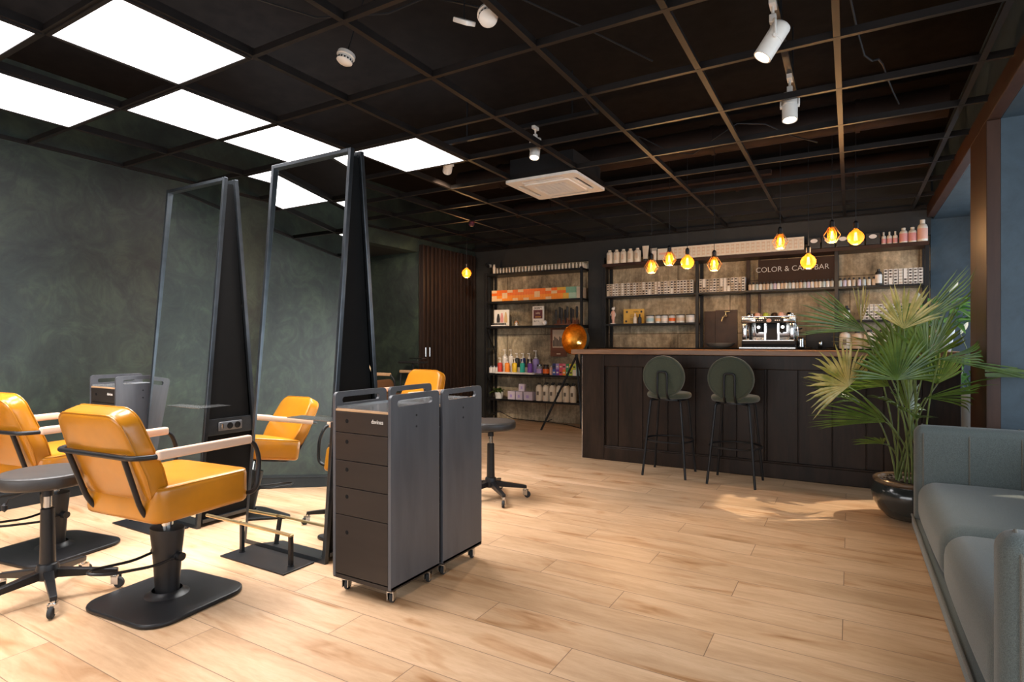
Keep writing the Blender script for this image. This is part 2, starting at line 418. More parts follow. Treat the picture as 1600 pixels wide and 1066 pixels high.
# pixel -> point helpers (the photograph measured once into metres of the room)
_s, _c = math.sin(R(THETA)), math.cos(R(THETA))
def ray(u, v):
    r = (u-800)/905; return (-_s+_c*r, _c+_s*r, (535-v)/905)
def atY(u, v, Y):
    d = ray(u, v); t = Y/d[1]; return Vector((d[0]*t, Y, CH+d[2]*t))
# ------------------------------------------------------------------ the setting
XL, XR, YB, YF, H, HS = -4.92, .72, 7.37, -3.0, 2.5, 3.05
XW = 1.20                                    # window plane of the bays in the right wall
struct(BX(-6.6, 2.2, YF-.3, 7.6, -.12, 0).build('floor', 'oak_floor'))
struct(BX(-6.6, 1.5, YF-.3, 7.6, HS, HS+.1).build('ceiling', 'ceiling_black'))
# left wall, with the opening to the wash area between Y 3.9 and 5.97
m = MB(); m.box(XL-.15, XL, YF, 3.9, 0, HS); m.box(XL-.15, XL, 3.9, 5.97, 2.32, HS); m.box(XL-.15, XL, 5.97, 7.6, 0, HS)
struct(m.build('wall_left', 'green_plaster'))
m = MB(); m.box(-6.5, -6.4, 3.8, 6.07, 0, 2.42); m.box(-6.4, XL-.15, 3.8, 3.9, 0, 2.42)
struct(m.build('wall_recess_left', 'green_plaster'))
struct(BX(-6.4, XL-.15, 5.97, 6.07, 0, 2.42).build('wall_recess_back', 'green_plaster'))
struct(BX(-6.4, XL-.15, 3.9, 5.97, 2.32, 2.42).build('ceiling_recess', 'dark_plaster'))
# back wall: concrete behind the shelves, dark plaster band above and piers between
struct(BX(XL, XR, YB, YB+.15, 0, HS).build('wall_back', 'board_concrete'))
struct(BX(XL, XR, YB-.05, YB, 2.24, HS).build('wall_back_band', 'dark_plaster'))
struct(BX(XL, -4.62, YB-.09, YB, 0, 2.24).build('wall_back_pier', 'dark_plaster'))
struct(BX(-3.02, -2.80, YB-.16, YB, 0, 2.24).build('wall_back_column', 'dark_plaster'))
struct(BX(XR, XW+.2, YB-.02, YB+.15, 0, HS).build('wall_bay_end', 'blue_plaster'))
# right wall: pier between two deep window bays, low sills and heads
Y1, Y2 = 4.235, 4.745
struct(BX(XR+.02, XW+.15, Y1, Y2, 0, HS).build('wall_right_pier', 'blue_plaster'))
m = MB(); m.box(XR+.02, XW+.15, YF, Y1, 2.40, HS); m.box(XR+.02, XW+.15, Y2, YB-.02, 2.40, HS)
struct(m.build('wall_right_head', 'blue_plaster'))
m = MB(); m.box(XW, XW+.15, YF, Y1, 0, .42); m.box(XW, XW+.15, Y2, YB-.02, 0, .42)
struct(m.build('wall_right_sill', 'blue_plaster'))
m = MB(); m.box(XR-.045, XR+.02, YF, YB-.16, 2.40, H+.02); m.box(XR-.045, XR+.02, Y1, Y2, 0, 2.40)
struct(m.build('trim_1', 'casing_wood', bevel=.004), 'brown wooden casing around the window bays')
# front wall with the shop windows (behind the viewpoint)
m = MB(); m.box(XL-.15, -4.6, YF-.15, YF, 0, HS); m.box(.45, XW+.15, YF-.15, YF, 0, HS); m.box(-4.6, .45, YF-.15, YF, 2.55, HS); m.box(-4.6, .45, YF-.15, YF, 0, .25)
struct(m.build('wall_front', 'dark_plaster'))
def window(name, axis, fixed, a0, a1, z0, z1, n):
    m = MB(); p = MB(); t = .03; d = .03
    def b(mb, u0, u1, w0, w1, dd):
        if axis == 'x': mb.box(fixed-dd, fixed+dd, u0, u1, w0, w1)
        else: mb.box(u0, u1, fixed-dd, fixed+dd, w0, w1)
    b(m, a0, a1, z0, z0+2*t, d); b(m, a0, a1, z1-2*t, z1, d)
    for k in range(n+1):
        q = a0+(a1-a0-2*t)*k/n; b(m, q, q+2*t, z0+2*t, z1-2*t, d)
    b(p, a0+t, a1-t, z0+t, z1-t, .003)
    f = struct(m.build(name, 'black_metal')); g = p.build('window_pane', 'window_pane', f); return f
window('window_1', 'x', XW+.05, YF, Y1, .42, 2.40, 4)
window('window_2', 'x', XW+.05, Y2, YB-.02, .42, 2.40, 2)
window('window_3', 'y', YF-.07, -4.6, .45, .25, 2.55, 4)
# added slab outside the near bay, out of view, keeping the sun off its window
struct(BX(XW+.2, 3.5, YF, 5.0, 2.45, 2.53).build('sun_blocker', 'duct_brown'), 'unseen sun-blocking slab added outside the near window bay')
# baseboards
struct(MB().box(XL, XL+.018, YF, 3.9, 0, .13).box(XL, XL+.024, YF, 3.9, .10, .115).build('baseboard_left', 'baseboard_dark', bevel=.003))
struct(BX(XL+.0, XL+.018, 5.97, YB-.09, 0, .10).build('baseboard_left_far', 'baseboard_dark'))
struct(BX(-6.4, XL-.15, 5.952, 5.97, 0, .10).build('baseboard_recess', 'baseboard_dark'))
# slatted wooden wall covering at the far end of the left wall
m = MB(); m.box(XL, XL+.02, 5.99, 7.27, .02, 2.42, 0)
for k in range(15):
    y = 6.0+k*.086; m.box(XL+.02, XL+.065, y, y+.045, .02, 2.42)
struct(m.build('wall_slats', 'slat_wood', bevel=.003), 'dark brown vertical wooden slats on the wall')
# suspended grid of the open ceiling: runners along the depth and cross tees
m = MB()
for k in range(-2, 10):
    x = .556-.607*k
    if x < XL+.05 or x > XR-.02: continue
    m.box(x-.014, x+.014, YF, YB-.05, H, H+.004); m.box(x-.003, x+.003, YF, YB-.05, H+.004, H+.045)
struct(m.build('trim_2', 'grid_bar'), 'dark ceiling grid runners')
m = MB()
ys = [1.777+.607*k for k in range(-7, 10)]
for y in ys:
    if y < YF or y > YB-.06: continue
    m.box(XL, XR, y-.012, y+.012, H-.001, H+.003); m.box(XL, XR, y-.003, y+.003, H+.003, H+.038)
struct(m.build('trim_3', 'grid_bar'), 'dark ceiling grid cross tees')
m = MB(); m.box(XL, XL+.022, YF, YB-.05, H-.003, H+.022); m.box(XL, XR, YB-.075, YB-.05, H-.003, H+.022)
struct(m.build('trim_4', 'grid_bar'), 'dark wall angle around the ceiling grid')
# things above the grid
m = MB()
for k, (y0, z, r) in enumerate(((5.1, 2.84, .11), (6.3, 2.78, .09))):
    m.cyl((-3.6, y0, z), (.6, y0, z), r, n=20)
    for q in range(4): m.lathe([(r+.012, -.015), (r+.012, .015)], 20, 0, Matrix.Translation((-3.1+q*1.05, y0, z)) @ Matrix.Rotation(R(90), 4, 'Y'))
tag(m.build('ventilation_duct', 'duct_brown'), 'dark brown ventilation ducts running above the ceiling grid', 'duct')
m = MB()
for (x0, y0, x1, y1, z) in ((-2.8, 1.0, -.9, 2.9, 2.68), (-1.6, .9, -1.4, 3.4, 2.66), (.0, 3.0, .25, 4.2, 2.60), (-1.5, 4.2, -.2, 4.6, 2.62)):
    pts = [(x0+(x1-x0)*t/8, y0+(y1-y0)*t/8+.12*math.sin(t*1.3+x0), z+.08*math.cos(t*1.1)-.0*t) for t in range(9)]
    m.tube(pts, .005, 6)
tag(m.build('ceiling_cable', 'black_plastic'), 'black cables looping loosely above the ceiling grid', 'cable')
tag(BX(-2.7, -.6, 5.55, 5.62, 2.62, 2.66).build('cable_tray', 'duct_brown'), 'flat dark cable tray above the grid before the bar', 'cable tray')
tag(BX(-3.4, -2.0, 4.0, 4.05, 2.66, 2.70).build('cable_tray', 'duct_brown'), 'flat dark cable tray above the grid beside the cassette air conditioner', 'cable tray')

# LED panels
def cell(i, j):                              # i counts grid cells to the left of X -2.478, j from Y 1.17 away
    x1 = .556-.607*5 - .607*i; y0 = 1.777-.607+.607*j
    return x1-.607, x1, y0, y0+.607
led = thing('led_panel', 'square LED ceiling panel nearest the camera, at the top left of the photo', 'ceiling light', (0,0,0), 0, 'square LED ceiling panels')
m = MB(); h_ = .291
for a in (-1, 1):
    m.box(a*h_-.009, a*h_+.009, -h_-.009, h_+.009, -.004, .012); m.box(-h_, h_, a*h_-.009, a*h_+.009, -.004, .012)
m.build('frame', 'grid_bar', led)
BX(-.282, .282, -.282, .282, 0, .006).build('diffuser', 'led_diffuser', led)
spots_led = [((0,0), None), ((2,0), 'square LED ceiling panel cut by the left edge of the photo'), ((1,1), 'square LED ceiling panel, second in the diagonal run towards the mirrors'),
             ((1,2), 'square LED ceiling panel directly above the top of the left mirrors'), ((0,3), 'square LED ceiling panel to the right of the tall mirror tops'),
             ((2,3), 'LED ceiling panel farthest back, half hidden by the tall mirror'),
             ((1,-1), 'square LED ceiling panel over the styling chairs, outside the photo'), ((0,-2), 'square LED ceiling panel outside the photo, over the salon floor'), ((2,-2), 'square LED ceiling panel outside the photo by the left wall')]
for k, ((i, j), lab) in enumerate(spots_led):
    x0, x1, y0, y1 = cell(i, j); p = ((x0+x1)/2, (y0+y1)/2, H-.004)
    if k == 0: led.location = p; o = led
    else: o = dup(led, p, 0, lab)
    add_light('panel_lamp', 'AREA', (0,0,-.012), 15, (1.0,.96,.95), rot=(0,0,0), parent=o, shape='SQUARE', size=.56, spread=R(118))

# ceiling cassette unit
ac = thing('air_conditioner', 'white square four-way cassette air conditioner in the ceiling grid', 'air conditioner', (-2.185, 4.50, H-.035))
m = MB(); h_ = .325
m.prism(rrect(-h_, h_, -h_, h_, .03), 0, .022, 0, None, [rrect(-.19, .19, .235, .275, .018), rrect(-.19, .19, -.275, -.235, .018), rrect(.235, .275, -.19, .19, .018), rrect(-.275, -.235, -.19, .19, .018)])
m.build('panel', 'white_plastic', ac, .004)
BX(-.29, .29, -.29, .29, .023, .20).build('housing', 'black_plastic', ac)
m = MB(); m.prism(rrect(-.205, .205, -.205, .205, .02), -.010, .0005, 0, None, [rrect(-.155, .155, -.155, .155, .01)])
for k in range(13): m.box(-.155, .155, -.150+k*.0245, -.141+k*.0245, -.009, -.004)
for k in range(9): m.box(-.150+k*.0365, -.144+k*.0365, -.155, .155, -.0085, -.004)
BX(-.155, .155, -.155, .155, -.0025, -.0005).build('filter', 'black_plastic', ac)
m.build('grille', 'white_plastic', ac)
for a in (0, 90, 180, 270):
    mm = Matrix.Rotation(R(a), 4, 'Z'); BX(-.185, .185, .236, .246, .004, .008, M=mm).build('louver', 'white_gloss', ac)

# track spotlights hanging from the slab
def spotlight(loc, az, tilt, label, power, parentless=True, droplen=.16):
    t = thing('spotlight', label, 'spotlight', loc, 0, None)
    MB().box(-.017, .017, -.045, .045, .0, .03).cyl((0,0,0), (0,0,-.05), .008, n=10).build('mount', 'white_plastic', t)
    MB().rbox(-.018, .018, -.018, .018, -.09, -.045, .005).build('joint', 'white_plastic', t)
    pz = -.185
    A = Matrix.Translation((0,0,pz)) @ Matrix.Rotation(az, 4, 'Z')
    m = MB()
    m.tube([(-.058,0,0), (-.058,0,.10), (.058,0,.10), (.058,0,0)], .006, 6, M=A, fillet=.03)
    m.cyl((-.062,0,0), (-.05,0,0), .012, n=12, M=A).cyl((.05,0,0), (.062,0,0), .012, n=12, M=A)
    m.build('bracket', 'white_plastic', t)
    B = A @ Matrix.Rotation(tilt, 4, 'X')
    MB().lathe([(.040,.095), (.047,.09), (.050,.08), (.050,.003), (.0475,.002), (.0475,-.002), (.050,-.003), (.050,-.105), (.043,-.105), (.040,-.085)], 28, M=B, cap=False).lathe([(.001,.095), (.040,.095)], 28, M=B, cap=False).build('housing', 'white_plastic', t)
    MB().lathe([(.001,-.088), (.043,-.088)], 28, M=B, cap=False).build('lens', 'spot_lens', t)
    d = B.to_3x3() @ Vector((0,0,-1)); p = B @ Vector((0,0,-.115))
    add_light('spot_lamp', 'SPOT', p, power, (1.0,.80,.58), aim=p+d, parent=t, spot_size=R(50), spot_blend=.5, shadow_soft_size=.03)
    return t
tr = BX(-.317, -.283, 1.6, 4.0, 2.67, 2.70).build('lighting_track', 'black_metal')
tag(tr, 'thin black lighting track above the grid carrying the two right-hand spotlights', 'track')
m = MB().box(-.304, -.296, 1.9, 1.91, 2.70, HS).box(-.304, -.296, 3.2, 3.21, 2.70, HS).box(-.304, -.296, 3.9, 3.91, 2.70, HS); m.build('hanger', 'black_metal', tr)
tr2 = BX(-2.95, -1.5, 3.733, 3.767, 2.71, 2.74).build('lighting_track', 'black_metal')
tag(tr2, 'thin black lighting track above the grid carrying the two middle spotlights', 'track')
MB().box(-2.6, -2.59, 3.746, 3.754, 2.74, HS).box(-1.7, -1.69, 3.746, 3.754, 2.74, HS).build('hanger', 'black_metal', tr2)

S = .82
for loc, az, tilt, lab, pw, sc in (((-.30, 2.85, 2.6445), R(108), R(32), 'white tilted spotlight at the top of the photo, its lamp pointing left', 60, .82),
        ((-.30, 3.70, 2.6445), R(185), R(10), 'white spotlight pointing straight down, right-hand side of the ceiling behind a grid bar', 60, .82),
        ((-1.99, 3.75, 2.687), R(185), R(16), 'white spotlight above the cassette air conditioner', 45, .74),
        ((-2.78, 3.75, 2.687), R(43), R(68), 'white spotlight half hidden above the LED panel by the mirrors', 330, .74)):
    t = spotlight(loc, az, tilt, lab, pw); t.scale = (sc, sc, sc)
def detector(loc, rx, ry, label):
    t = thing('smoke_detector', label, 'smoke detector', loc)
    t.rotation_euler = (rx, ry, 0)
    MB().lathe([(.044,.03), (.046,.012), (.040,.008), (.040,0)], 24).build('base', 'white_plastic', t)
    MB().lathe([(.036,.0), (.040,-.004), (.040,-.014), (.030,-.022), (.001,-.024)], 24).build('cover', 'white_plastic', t)
    m = MB()
    for k in range(16):
        a = 2*PI*k/16; m.box(.0385, .0408, -.004, .004, -.012, -.003, M=Matrix.Rotation(a, 4, 'Z'))
    m.build('vent', 'black_plastic', t)
    MB().cyl((0,0,.03), (0,0,HS-loc[2]-.0), .003, n=6).build('wire', 'black_plastic', t)
detector((-2.20, 2.10, 2.56), R(-14), R(8), 'white smoke detector hanging above the grid between the LED panels and the mirrors')
detector((-1.345, 2.10, 2.53), R(-28), R(-24), 'white smoke detector hanging tilted beside a small white box at the top of the photo')
o = MB().rbox(-.042, .042, -.03, .03, -.008, .012, .004, M=Matrix.Rotation(R(28), 4, 'Y') @ Matrix.Rotation(R(20), 4, 'X')).build('junction_box', 'white_plastic', None, loc=(-1.462, 2.09, 2.535))
tag(o, 'small flat white junction box hanging left of the tilted smoke detector', 'junction box')
MB().cyl((0,0,.01), (0,0,.5), .003, n=6).build('wire', 'black_plastic', o)
o = MB().lathe([(.03,.03), (.034,.0), (.02,-.02), (.001,-.022)], 16).build('fire_detector', 'paint_maroon', None, loc=(-3.72, 5.465, 2.47)); tag(o, 'small dark red detector in the ceiling grid near the slatted wall', 'detector')
t = thing('security_camera', 'small white security camera on the dark wall above the left shelf unit', 'camera', (-4.64, 7.23, 2.27))
MB().box(-.015, .015, .05, .09, -.02, .02).cyl((0,0,0), (0,.06,0), .008, n=8).build('bracket', 'white_plastic', t)
MB().lathe([(.02,-.035), (.022,.03), (.015,.035)], 14, M=Matrix.Rotation(R(70), 4, 'X')).build('housing', 'black_plastic', t)
# ------------------------------------------------------------------ soft pad helper
def pad(m, poly, z0, z1, r, M=None, mi=0, seg=3, puff=0):
    """extruded outline with rounded rims, optionally domed faces"""
    n = len(poly); cx = sum(p[0] for p in poly)/n; cy = sum(p[1] for p in poly)/n
    def ring(inset, z):
        out = []
        for i, (x, y) in enumerate(poly):
            x0, y0 = poly[i-1]; x1, y1 = poly[(i+1) % n]
            t = Vector((x1-x0, y1-y0)); t.normalize(); nx, ny = -t.y, t.x
            out.append((x+nx*inset, y+ny*inset, z))
        return out
    rings = []
    for k in range(seg+1):
        a = PI/2*k/seg; rings.append(ring(r*(1-math.sin(a)), z0+r*(1-math.cos(a))))
    for k in range(seg, -1, -1):
        a = PI/2*k/seg; rings.append(ring(r*(1-math.sin(a)), z1-r*(1-math.cos(a))))
    top = rings[-1]; bot = rings[0]; extra_t = []; extra_b = []
    for q in (.8, .55, .28):
        extra_t.append([(cx+(x-cx)*q, cy+(y-cy)*q, z+puff*(1-q*q)) for x, y, z in top])
        extra_b.append([(cx+(x-cx)*q, cy+(y-cy)*q, z-puff*(1-q*q)) for x, y, z in bot])
    allr = list(reversed(extra_b)) + rings + extra_t
    vs = [p for rg in allr for p in rg]; fs = []
    for i in range(len(allr)-1):
        for k in range(n):
            k2 = (k+1) % n; fs.append((i*n+k, i*n+k2, (i+1)*n+k2, (i+1)*n+k))
    c0 = len(vs); vs.append((cx, cy, z0-puff)); c1 = len(vs); vs.append((cx, cy, z1+puff))
    for k in range(n):
        k2 = (k+1) % n; fs.append((k2, k, c0)); b = (len(allr)-1)*n; fs.append((b+k, b+k2, c1))
    m.add(vs, fs, mi, True, M); return m
def circle(r, n=36): return [(r*math.cos(2*PI*k/n), r*math.sin(2*PI*k/n)) for k in range(n)]
def caster(parent, loc, rz=0, s=1.0):
    c = MB().cyl((0,0,.0), (0,0,.012), .012, n=12)
    c.box(-.013, -.010, -.020, .010, -.034, .002).box(.010, .013, -.020, .010, -.034, .002).box(-.013, .013, -.014, .012, -.004, .003)
    T = Matrix.Translation(loc) @ Matrix.Rotation(rz, 4, 'Z') @ Matrix.Scale(s, 4)
    for i, v in enumerate(c.v): c.v[i] = tuple(T @ Vector(v))
    o = c.build('caster', 'chrome', parent)
    w = MB(); W = T @ Matrix.Translation((0,-.016,-.028)) @ Matrix.Rotation(R(90), 4, 'Y')
    w.lathe([(.010,-.008), (.019,-.008), (.022,-.005), (.022,.005), (.019,.008), (.010,.008)], 20, 0, W)
    w.build('wheel', 'rubber', o); return o

# ------------------------------------------------------------------ styling chairs
def make_chair(label):
    t = thing('styling_chair', label, 'chair', (0,0,0), 0, 'amber leather styling chairs')
    pad(MB(), rrect(-.25, .25, -.235, .235, .10, 6), 0, .020, .008, puff=.006).lathe([(.10,.022), (.072,.03), (.06,.045)], 24, cap=False).build('base_plate', 'black_metal', t)
    m = MB(); el = Matrix.Diagonal((1.0, .72, 1, 1))
    m.lathe([(.058,.03), (.062,.10), (.072,.22), (.082,.30), (.082,.315), (.06,.318)], 28, M=el); m.build('column', 'black_metal', t)
    MB().cyl((0,0,.315), (0,0,.40), .024, n=20).build('piston', 'chrome', t)
    m = MB(); m.tube([(.075,0,.20), (.07,-.10,.19), (.055,-.28,.215), (.0,-.33,.225), (-.055,-.28,.215), (-.07,-.10,.19), (-.075,0,.20)], .006, 8, fillet=.05)
    m.cyl((.06,0,.20), (.10,0,.20), .018, n=16).cyl((-.06,0,.20), (-.095,0,.20), .014, n=16); m.build('foot_pedal', 'black_metal', t)
    m = MB().box(-.15, .15, -.15, .15, .390, .4075); m.build('seat_plate', 'black_metal', t)
    s = pad(MB(), rrect(-.25, .25, -.21, .235, .055, 6), .408, .556, .022, puff=.010).build('seat', 'amber_leather', t)
    MB().tube([(x, y, .549) for x, y in rrect(-.244, .244, -.204, .229, .052, 6)], .0032, 6, closed=True).build('piping', 'amber_leather', s)
    B = Matrix.Translation((0,-.168,.505)) @ Matrix.Rotation(R(20), 4, 'X') @ Matrix.Rotation(R(90), 4, 'X')
    poly = []
    def arc(cx, cy, r, a0, a1, n=6):
        for k in range(n+1):
            a = R(a0+(a1-a0)*k/n); poly.append((cx+r*math.cos(a), cy+r*math.sin(a)))
    arc(.135, .305, .080, 0, 90); arc(-.135, .305, .080, 90, 180)
    poly.append((-.240, .12)); arc(-.160, .068, .070, 195, 270); arc(.160, .068, .070, 270, 345); poly.append((.240, .12))
    b = pad(MB(), poly, -.042, .042, .02, M=B, puff=.008).build('backrest', 'amber_leather', t)
    for zz in (-.032, .032):
        MB().tube([(x*.988, .19+(y-.19)*.985, zz*1.12) for x, y in poly], .003, 6, closed=True, M=B).build('piping', 'amber_leather', b)
    m = MB()
    m.tube([(.19,.215,.435), (.287,.225,.45), (.287,.245,.60), (.287,.210,.69), (.287,-.24,.69), (.24,-.305,.69), (-.24,-.305,.69), (-.287,-.24,.69), (-.287,.210,.69), (-.287,.245,.60), (-.287,.225,.45), (-.19,.215,.435)], .0105, 10, fillet=.045)
    m.build('arm_frame', 'black_metal', t)
    for a in (-1, 1):
        MB().tube([(a*.185,-.300,.695), (a*.175,-.225,.47), (a*.16,-.17,.398), (a*.12,0,.398)], .0105, 10, fillet=.07).build('back_support', 'black_metal', t)
        MB().rbox(a*.287-.016, a*.287+.016, -.235, .195, .676, .714, .010).build('armrest', 'birch', t)
    MB().box(-.0, .05, -.2125, -.2105, .515, .523).build('maker_label', 'steel', t)
    return t
ch = make_chair('amber leather styling chair nearest the camera, facing the second tall mirror'); ch.location = (-2.60, 1.44, 0); ch.rotation_euler[2] = R(5)
c2 = dup(ch, (-3.74, 1.47, 0), R(9), 'amber leather styling chair behind the black stool, cut by the left edge of the photo')
c3 = dup(ch, (-3.42, 3.95, 0), R(172), 'amber leather styling chair whose back shows above the dark trolleys')
t = thing('wash_chair', 'low dark brown chair in the dim opening, only its armrest showing past the tall mirror', 'chair', (-4.68, 5.30, 0), R(-90))
pad(MB(), rrect(-.27, .27, -.25, .27, .08, 6), .36, .50, .03, puff=.01).build('seat', 'brown_leather', t)
pad(MB(), rrect(-.25, .25, 0, .24, .06, 6), -.04, .04, .02, M=Matrix.Translation((0,-.24,.44)) @ Matrix.Rotation(R(24), 4, 'X') @ Matrix.Rotation(R(90), 4, 'X')).build('backrest', 'brown_leather', t)
for a in (-1, 1):
    MB().rbox(a*.31-.018, a*.31+.018, -.23, .17, .745, .78, .008).build('armrest', 'ply_edge', t)
    MB().tube([(a*.29,-.22,.42), (a*.31,-.22,.74)], .011, 8).build('arm_post', 'black_metal', t)
    MB().tube([(a*.29,.22,.42), (a*.31,.23,.70), (a*.31,.16,.762)], .011, 8, fillet=.03).build('arm_frame', 'black_metal', t)
MB().box(-.24, .24, -.22, .24, .02, .345).box(-.2, .2, -.18, .2, 0, .02).build('base', 'black_board', t)

# ------------------------------------------------------------------ rolling stools
def make_stool(label, nleg0):
    t = thing('rolling_stool', label, 'stool', (0,0,0), 0, 'round black rolling stools')
    s = pad(MB(), circle(.182, 40), .505, .562, .016, puff=.004).build('seat', 'black_leather', t)
    MB().tube([(x, y, .556) for x, y in circle(.176, 40)], .003, 6, closed=True).build('piping', 'black_leather', s)
    MB().box(-.07, .07, -.07, .07, .492, .506).cyl((0,0,.45), (0,0,.495), .022, n=16).build('seat_plate', 'black_metal', t)
    MB().cyl((0,0,.38), (0,0,.46), .0165, n=18).build('piston', 'chrome', t)
    MB().lathe([(.030,.13), (.029,.20), (.026,.395), (.020,.40)], 24).build('column', 'black_metal', t)
    MB().lathe([(.034,.082), (.042,.09), (.044,.13), (.038,.15), (.030,.155)], 24).build('hub', 'black_metal', t)
    MB().tube([(.02,0,.482), (-.06,-.04,.474), (-.135,-.09,.44), (-.15,-.10,.41)], .004, 6).lathe([(.001,-.02), (.012,-.01), (.012,.01), (.001,.02)], 10, M=Matrix.Translation((-.152,-.101,.40))).build('lever', 'black_plastic', t)
    for k in range(5):
        a = nleg0+2*PI*k/5; M_ = Matrix.Rotation(a, 4, 'Z')
        m = MB(); q = [(.03,-.017,.088),(.03,.017,.088),(.03,.019,.128),(.03,-.019,.128),(.262,-.011,.066),(.262,.011,.066),(.262,.013,.088),(.262,-.013,.088)]
        m.add(q, [(0,3,2,1),(4,5,6,7),(0,1,5,4),(1,2,6,5),(2,3,7,6),(3,0,4,7)], M=M_)
        l = m.build('leg', 'black_metal', t, .003)
        p = M_ @ Vector((.25, 0, .056)); caster(l, p, a+1.1, 1.1)
    return t
st1 = make_stool('round black leather rolling stool in the left foreground', R(-17)); st1.location = (-3.07, 1.18, 0)
def st2_():
    t = dup(st1, (-2.25, 3.55, 0), R(-20), 'round black rolling stool standing right behind the dark trolleys')
    return t
st2_()

# ------------------------------------------------------------------ mirror stations
def make_station(label, cx):
    t = thing('mirror_station', label, 'mirror', (cx, 2.285, 0), 0, 'tall A-shaped double mirror stations')
    W = .325; Lh = 2.18; tilt = math.atan(.18/2.17)
    for sgn, lab in ((-1, None), (1, None)):
        A = Matrix.Translation((0, sgn*.215, 0)) @ Matrix.Rotation(sgn*tilt, 4, 'X')
        y0, y1 = -.0125, .0125
        m = MB()
        m.box(-W, -W+.022, y0, y1, 0, Lh, M=A).box(W-.022, W, y0, y1, 0, Lh, M=A).box(-W+.022, W-.022, y0, y1, Lh-.022, Lh, M=A).box(-W+.022, W-.022, y0, y1, .0, .024, M=A)
        f = m.build('frame', 'frame_metal', t, .002)
        # the glass ends above the lower rail, which stands on the floor
        g = MB(); yy = sgn*.004
        g.box(-W+.022, W-.022, -.003, .003, 0, Lh-.046, M=A @ Matrix.Translation((0, sgn*.010, .024)) @ Matrix.Rotation(sgn*R(.5), 4, 'X')); g.build('mirror_glass', 'mirror_glass', t)
    for a in (-1, 1):
        x = a*(W-.030)
        m = MB(); yb = .19; yt = .030
        vs = [(x-.004, -yb, .03), (x-.004, yb, .03), (x-.004, yt, 2.14), (x-.004, -yt, 2.14), (x+.004, -yb, .03), (x+.004, yb, .03), (x+.004, yt, 2.14), (x+.004, -yt, 2.14)]
        m.add(vs, [(0,1,2,3), (7,6,5,4), (0,4,5,1), (1,5,6,2), (2,6,7,3), (3,7,4,0)]); m.build('side_panel', 'black_board', t)
        s = MB(); xs = a*(W-.010); s.box(min(xs, xs-a*.018), max(xs, xs-a*.018), -.155, .155, .55, .65)
        BX(min(xs, xs-a*.016), max(xs, xs-a*.016), -.185, .185, .022, .045).build('lower_rail', 'frame_metal', t, .002)
        sp = s.build('socket_panel', 'frame_metal', t, .002)
        q = MB().rbox(min(xs, xs+a*.010), max(xs, xs+a*.010), -.085, .075, .575, .63, .004); so = q.build('socket', 'socket_grey', sp)
        for yy in (-.012, .040):
            MB().lathe([(.019,0), (.021,.003), (.018,.0035), (.017,-.001)], 18, M=Matrix.Translation((xs+a*.011, yy, .602)) @ Matrix.Rotation(a*R(90), 4, 'Y')).build('outlet', 'black_metal', so)
        MB().cyl((xs+a*.010, -.062, .590), (xs+a*.010, -.062, .618), .007, n=10).build('switch', 'chrome', so)
    MB().box(-.30, .30, -.165, .165, .03, .50).build('cabinet_box', 'black_board', t)
    MB().box(.13, .47, -.30, -.205, .742, .746).box(.335, .47, -.205, -.10, .742, .746).build('shelf', 'steel', t)
    return t
make_station('tall A-shaped mirror station nearer the trolleys, reflecting two amber chairs', -2.625)
make_station('tall A-shaped mirror station on the left, reflecting the plain green wall', -3.725)
def make_footrest(cx, label):
    t = thing('footrest', label, 'footrest', (cx, 1.975, 0), 0, 'low black footrests in front of the mirrors')
    BX(-.25, .25, -.115, .075, 0, .008).build('base_plate', 'black_metal', t, .002)
    for x in (-.195, .193): MB().sqt([(x, -.025, .008), (x, -.025, .155)], .018).cyl((x, -.025, .008), (x, -.025, .012), .016, n=12).build('post', 'black_metal', t)
    BX(-.204, .203, -.036, -.014, .155, .166).build('foot_bar', 'brass', t, .002)
    return t
make_footrest(-2.615, 'low black footrest with a flat bar in front of the mirror beside the trolleys')
make_footrest(-3.72, 'low black footrest half hidden behind the nearest amber chair')
o = MB().tube([(-3.15,1.965,.150), (-2.83,1.955,.158)], .009, 10).build('connecting_rod', 'brass'); tag(o, 'amber-tinted thin rod running low between the two mirror footrests', 'rod')

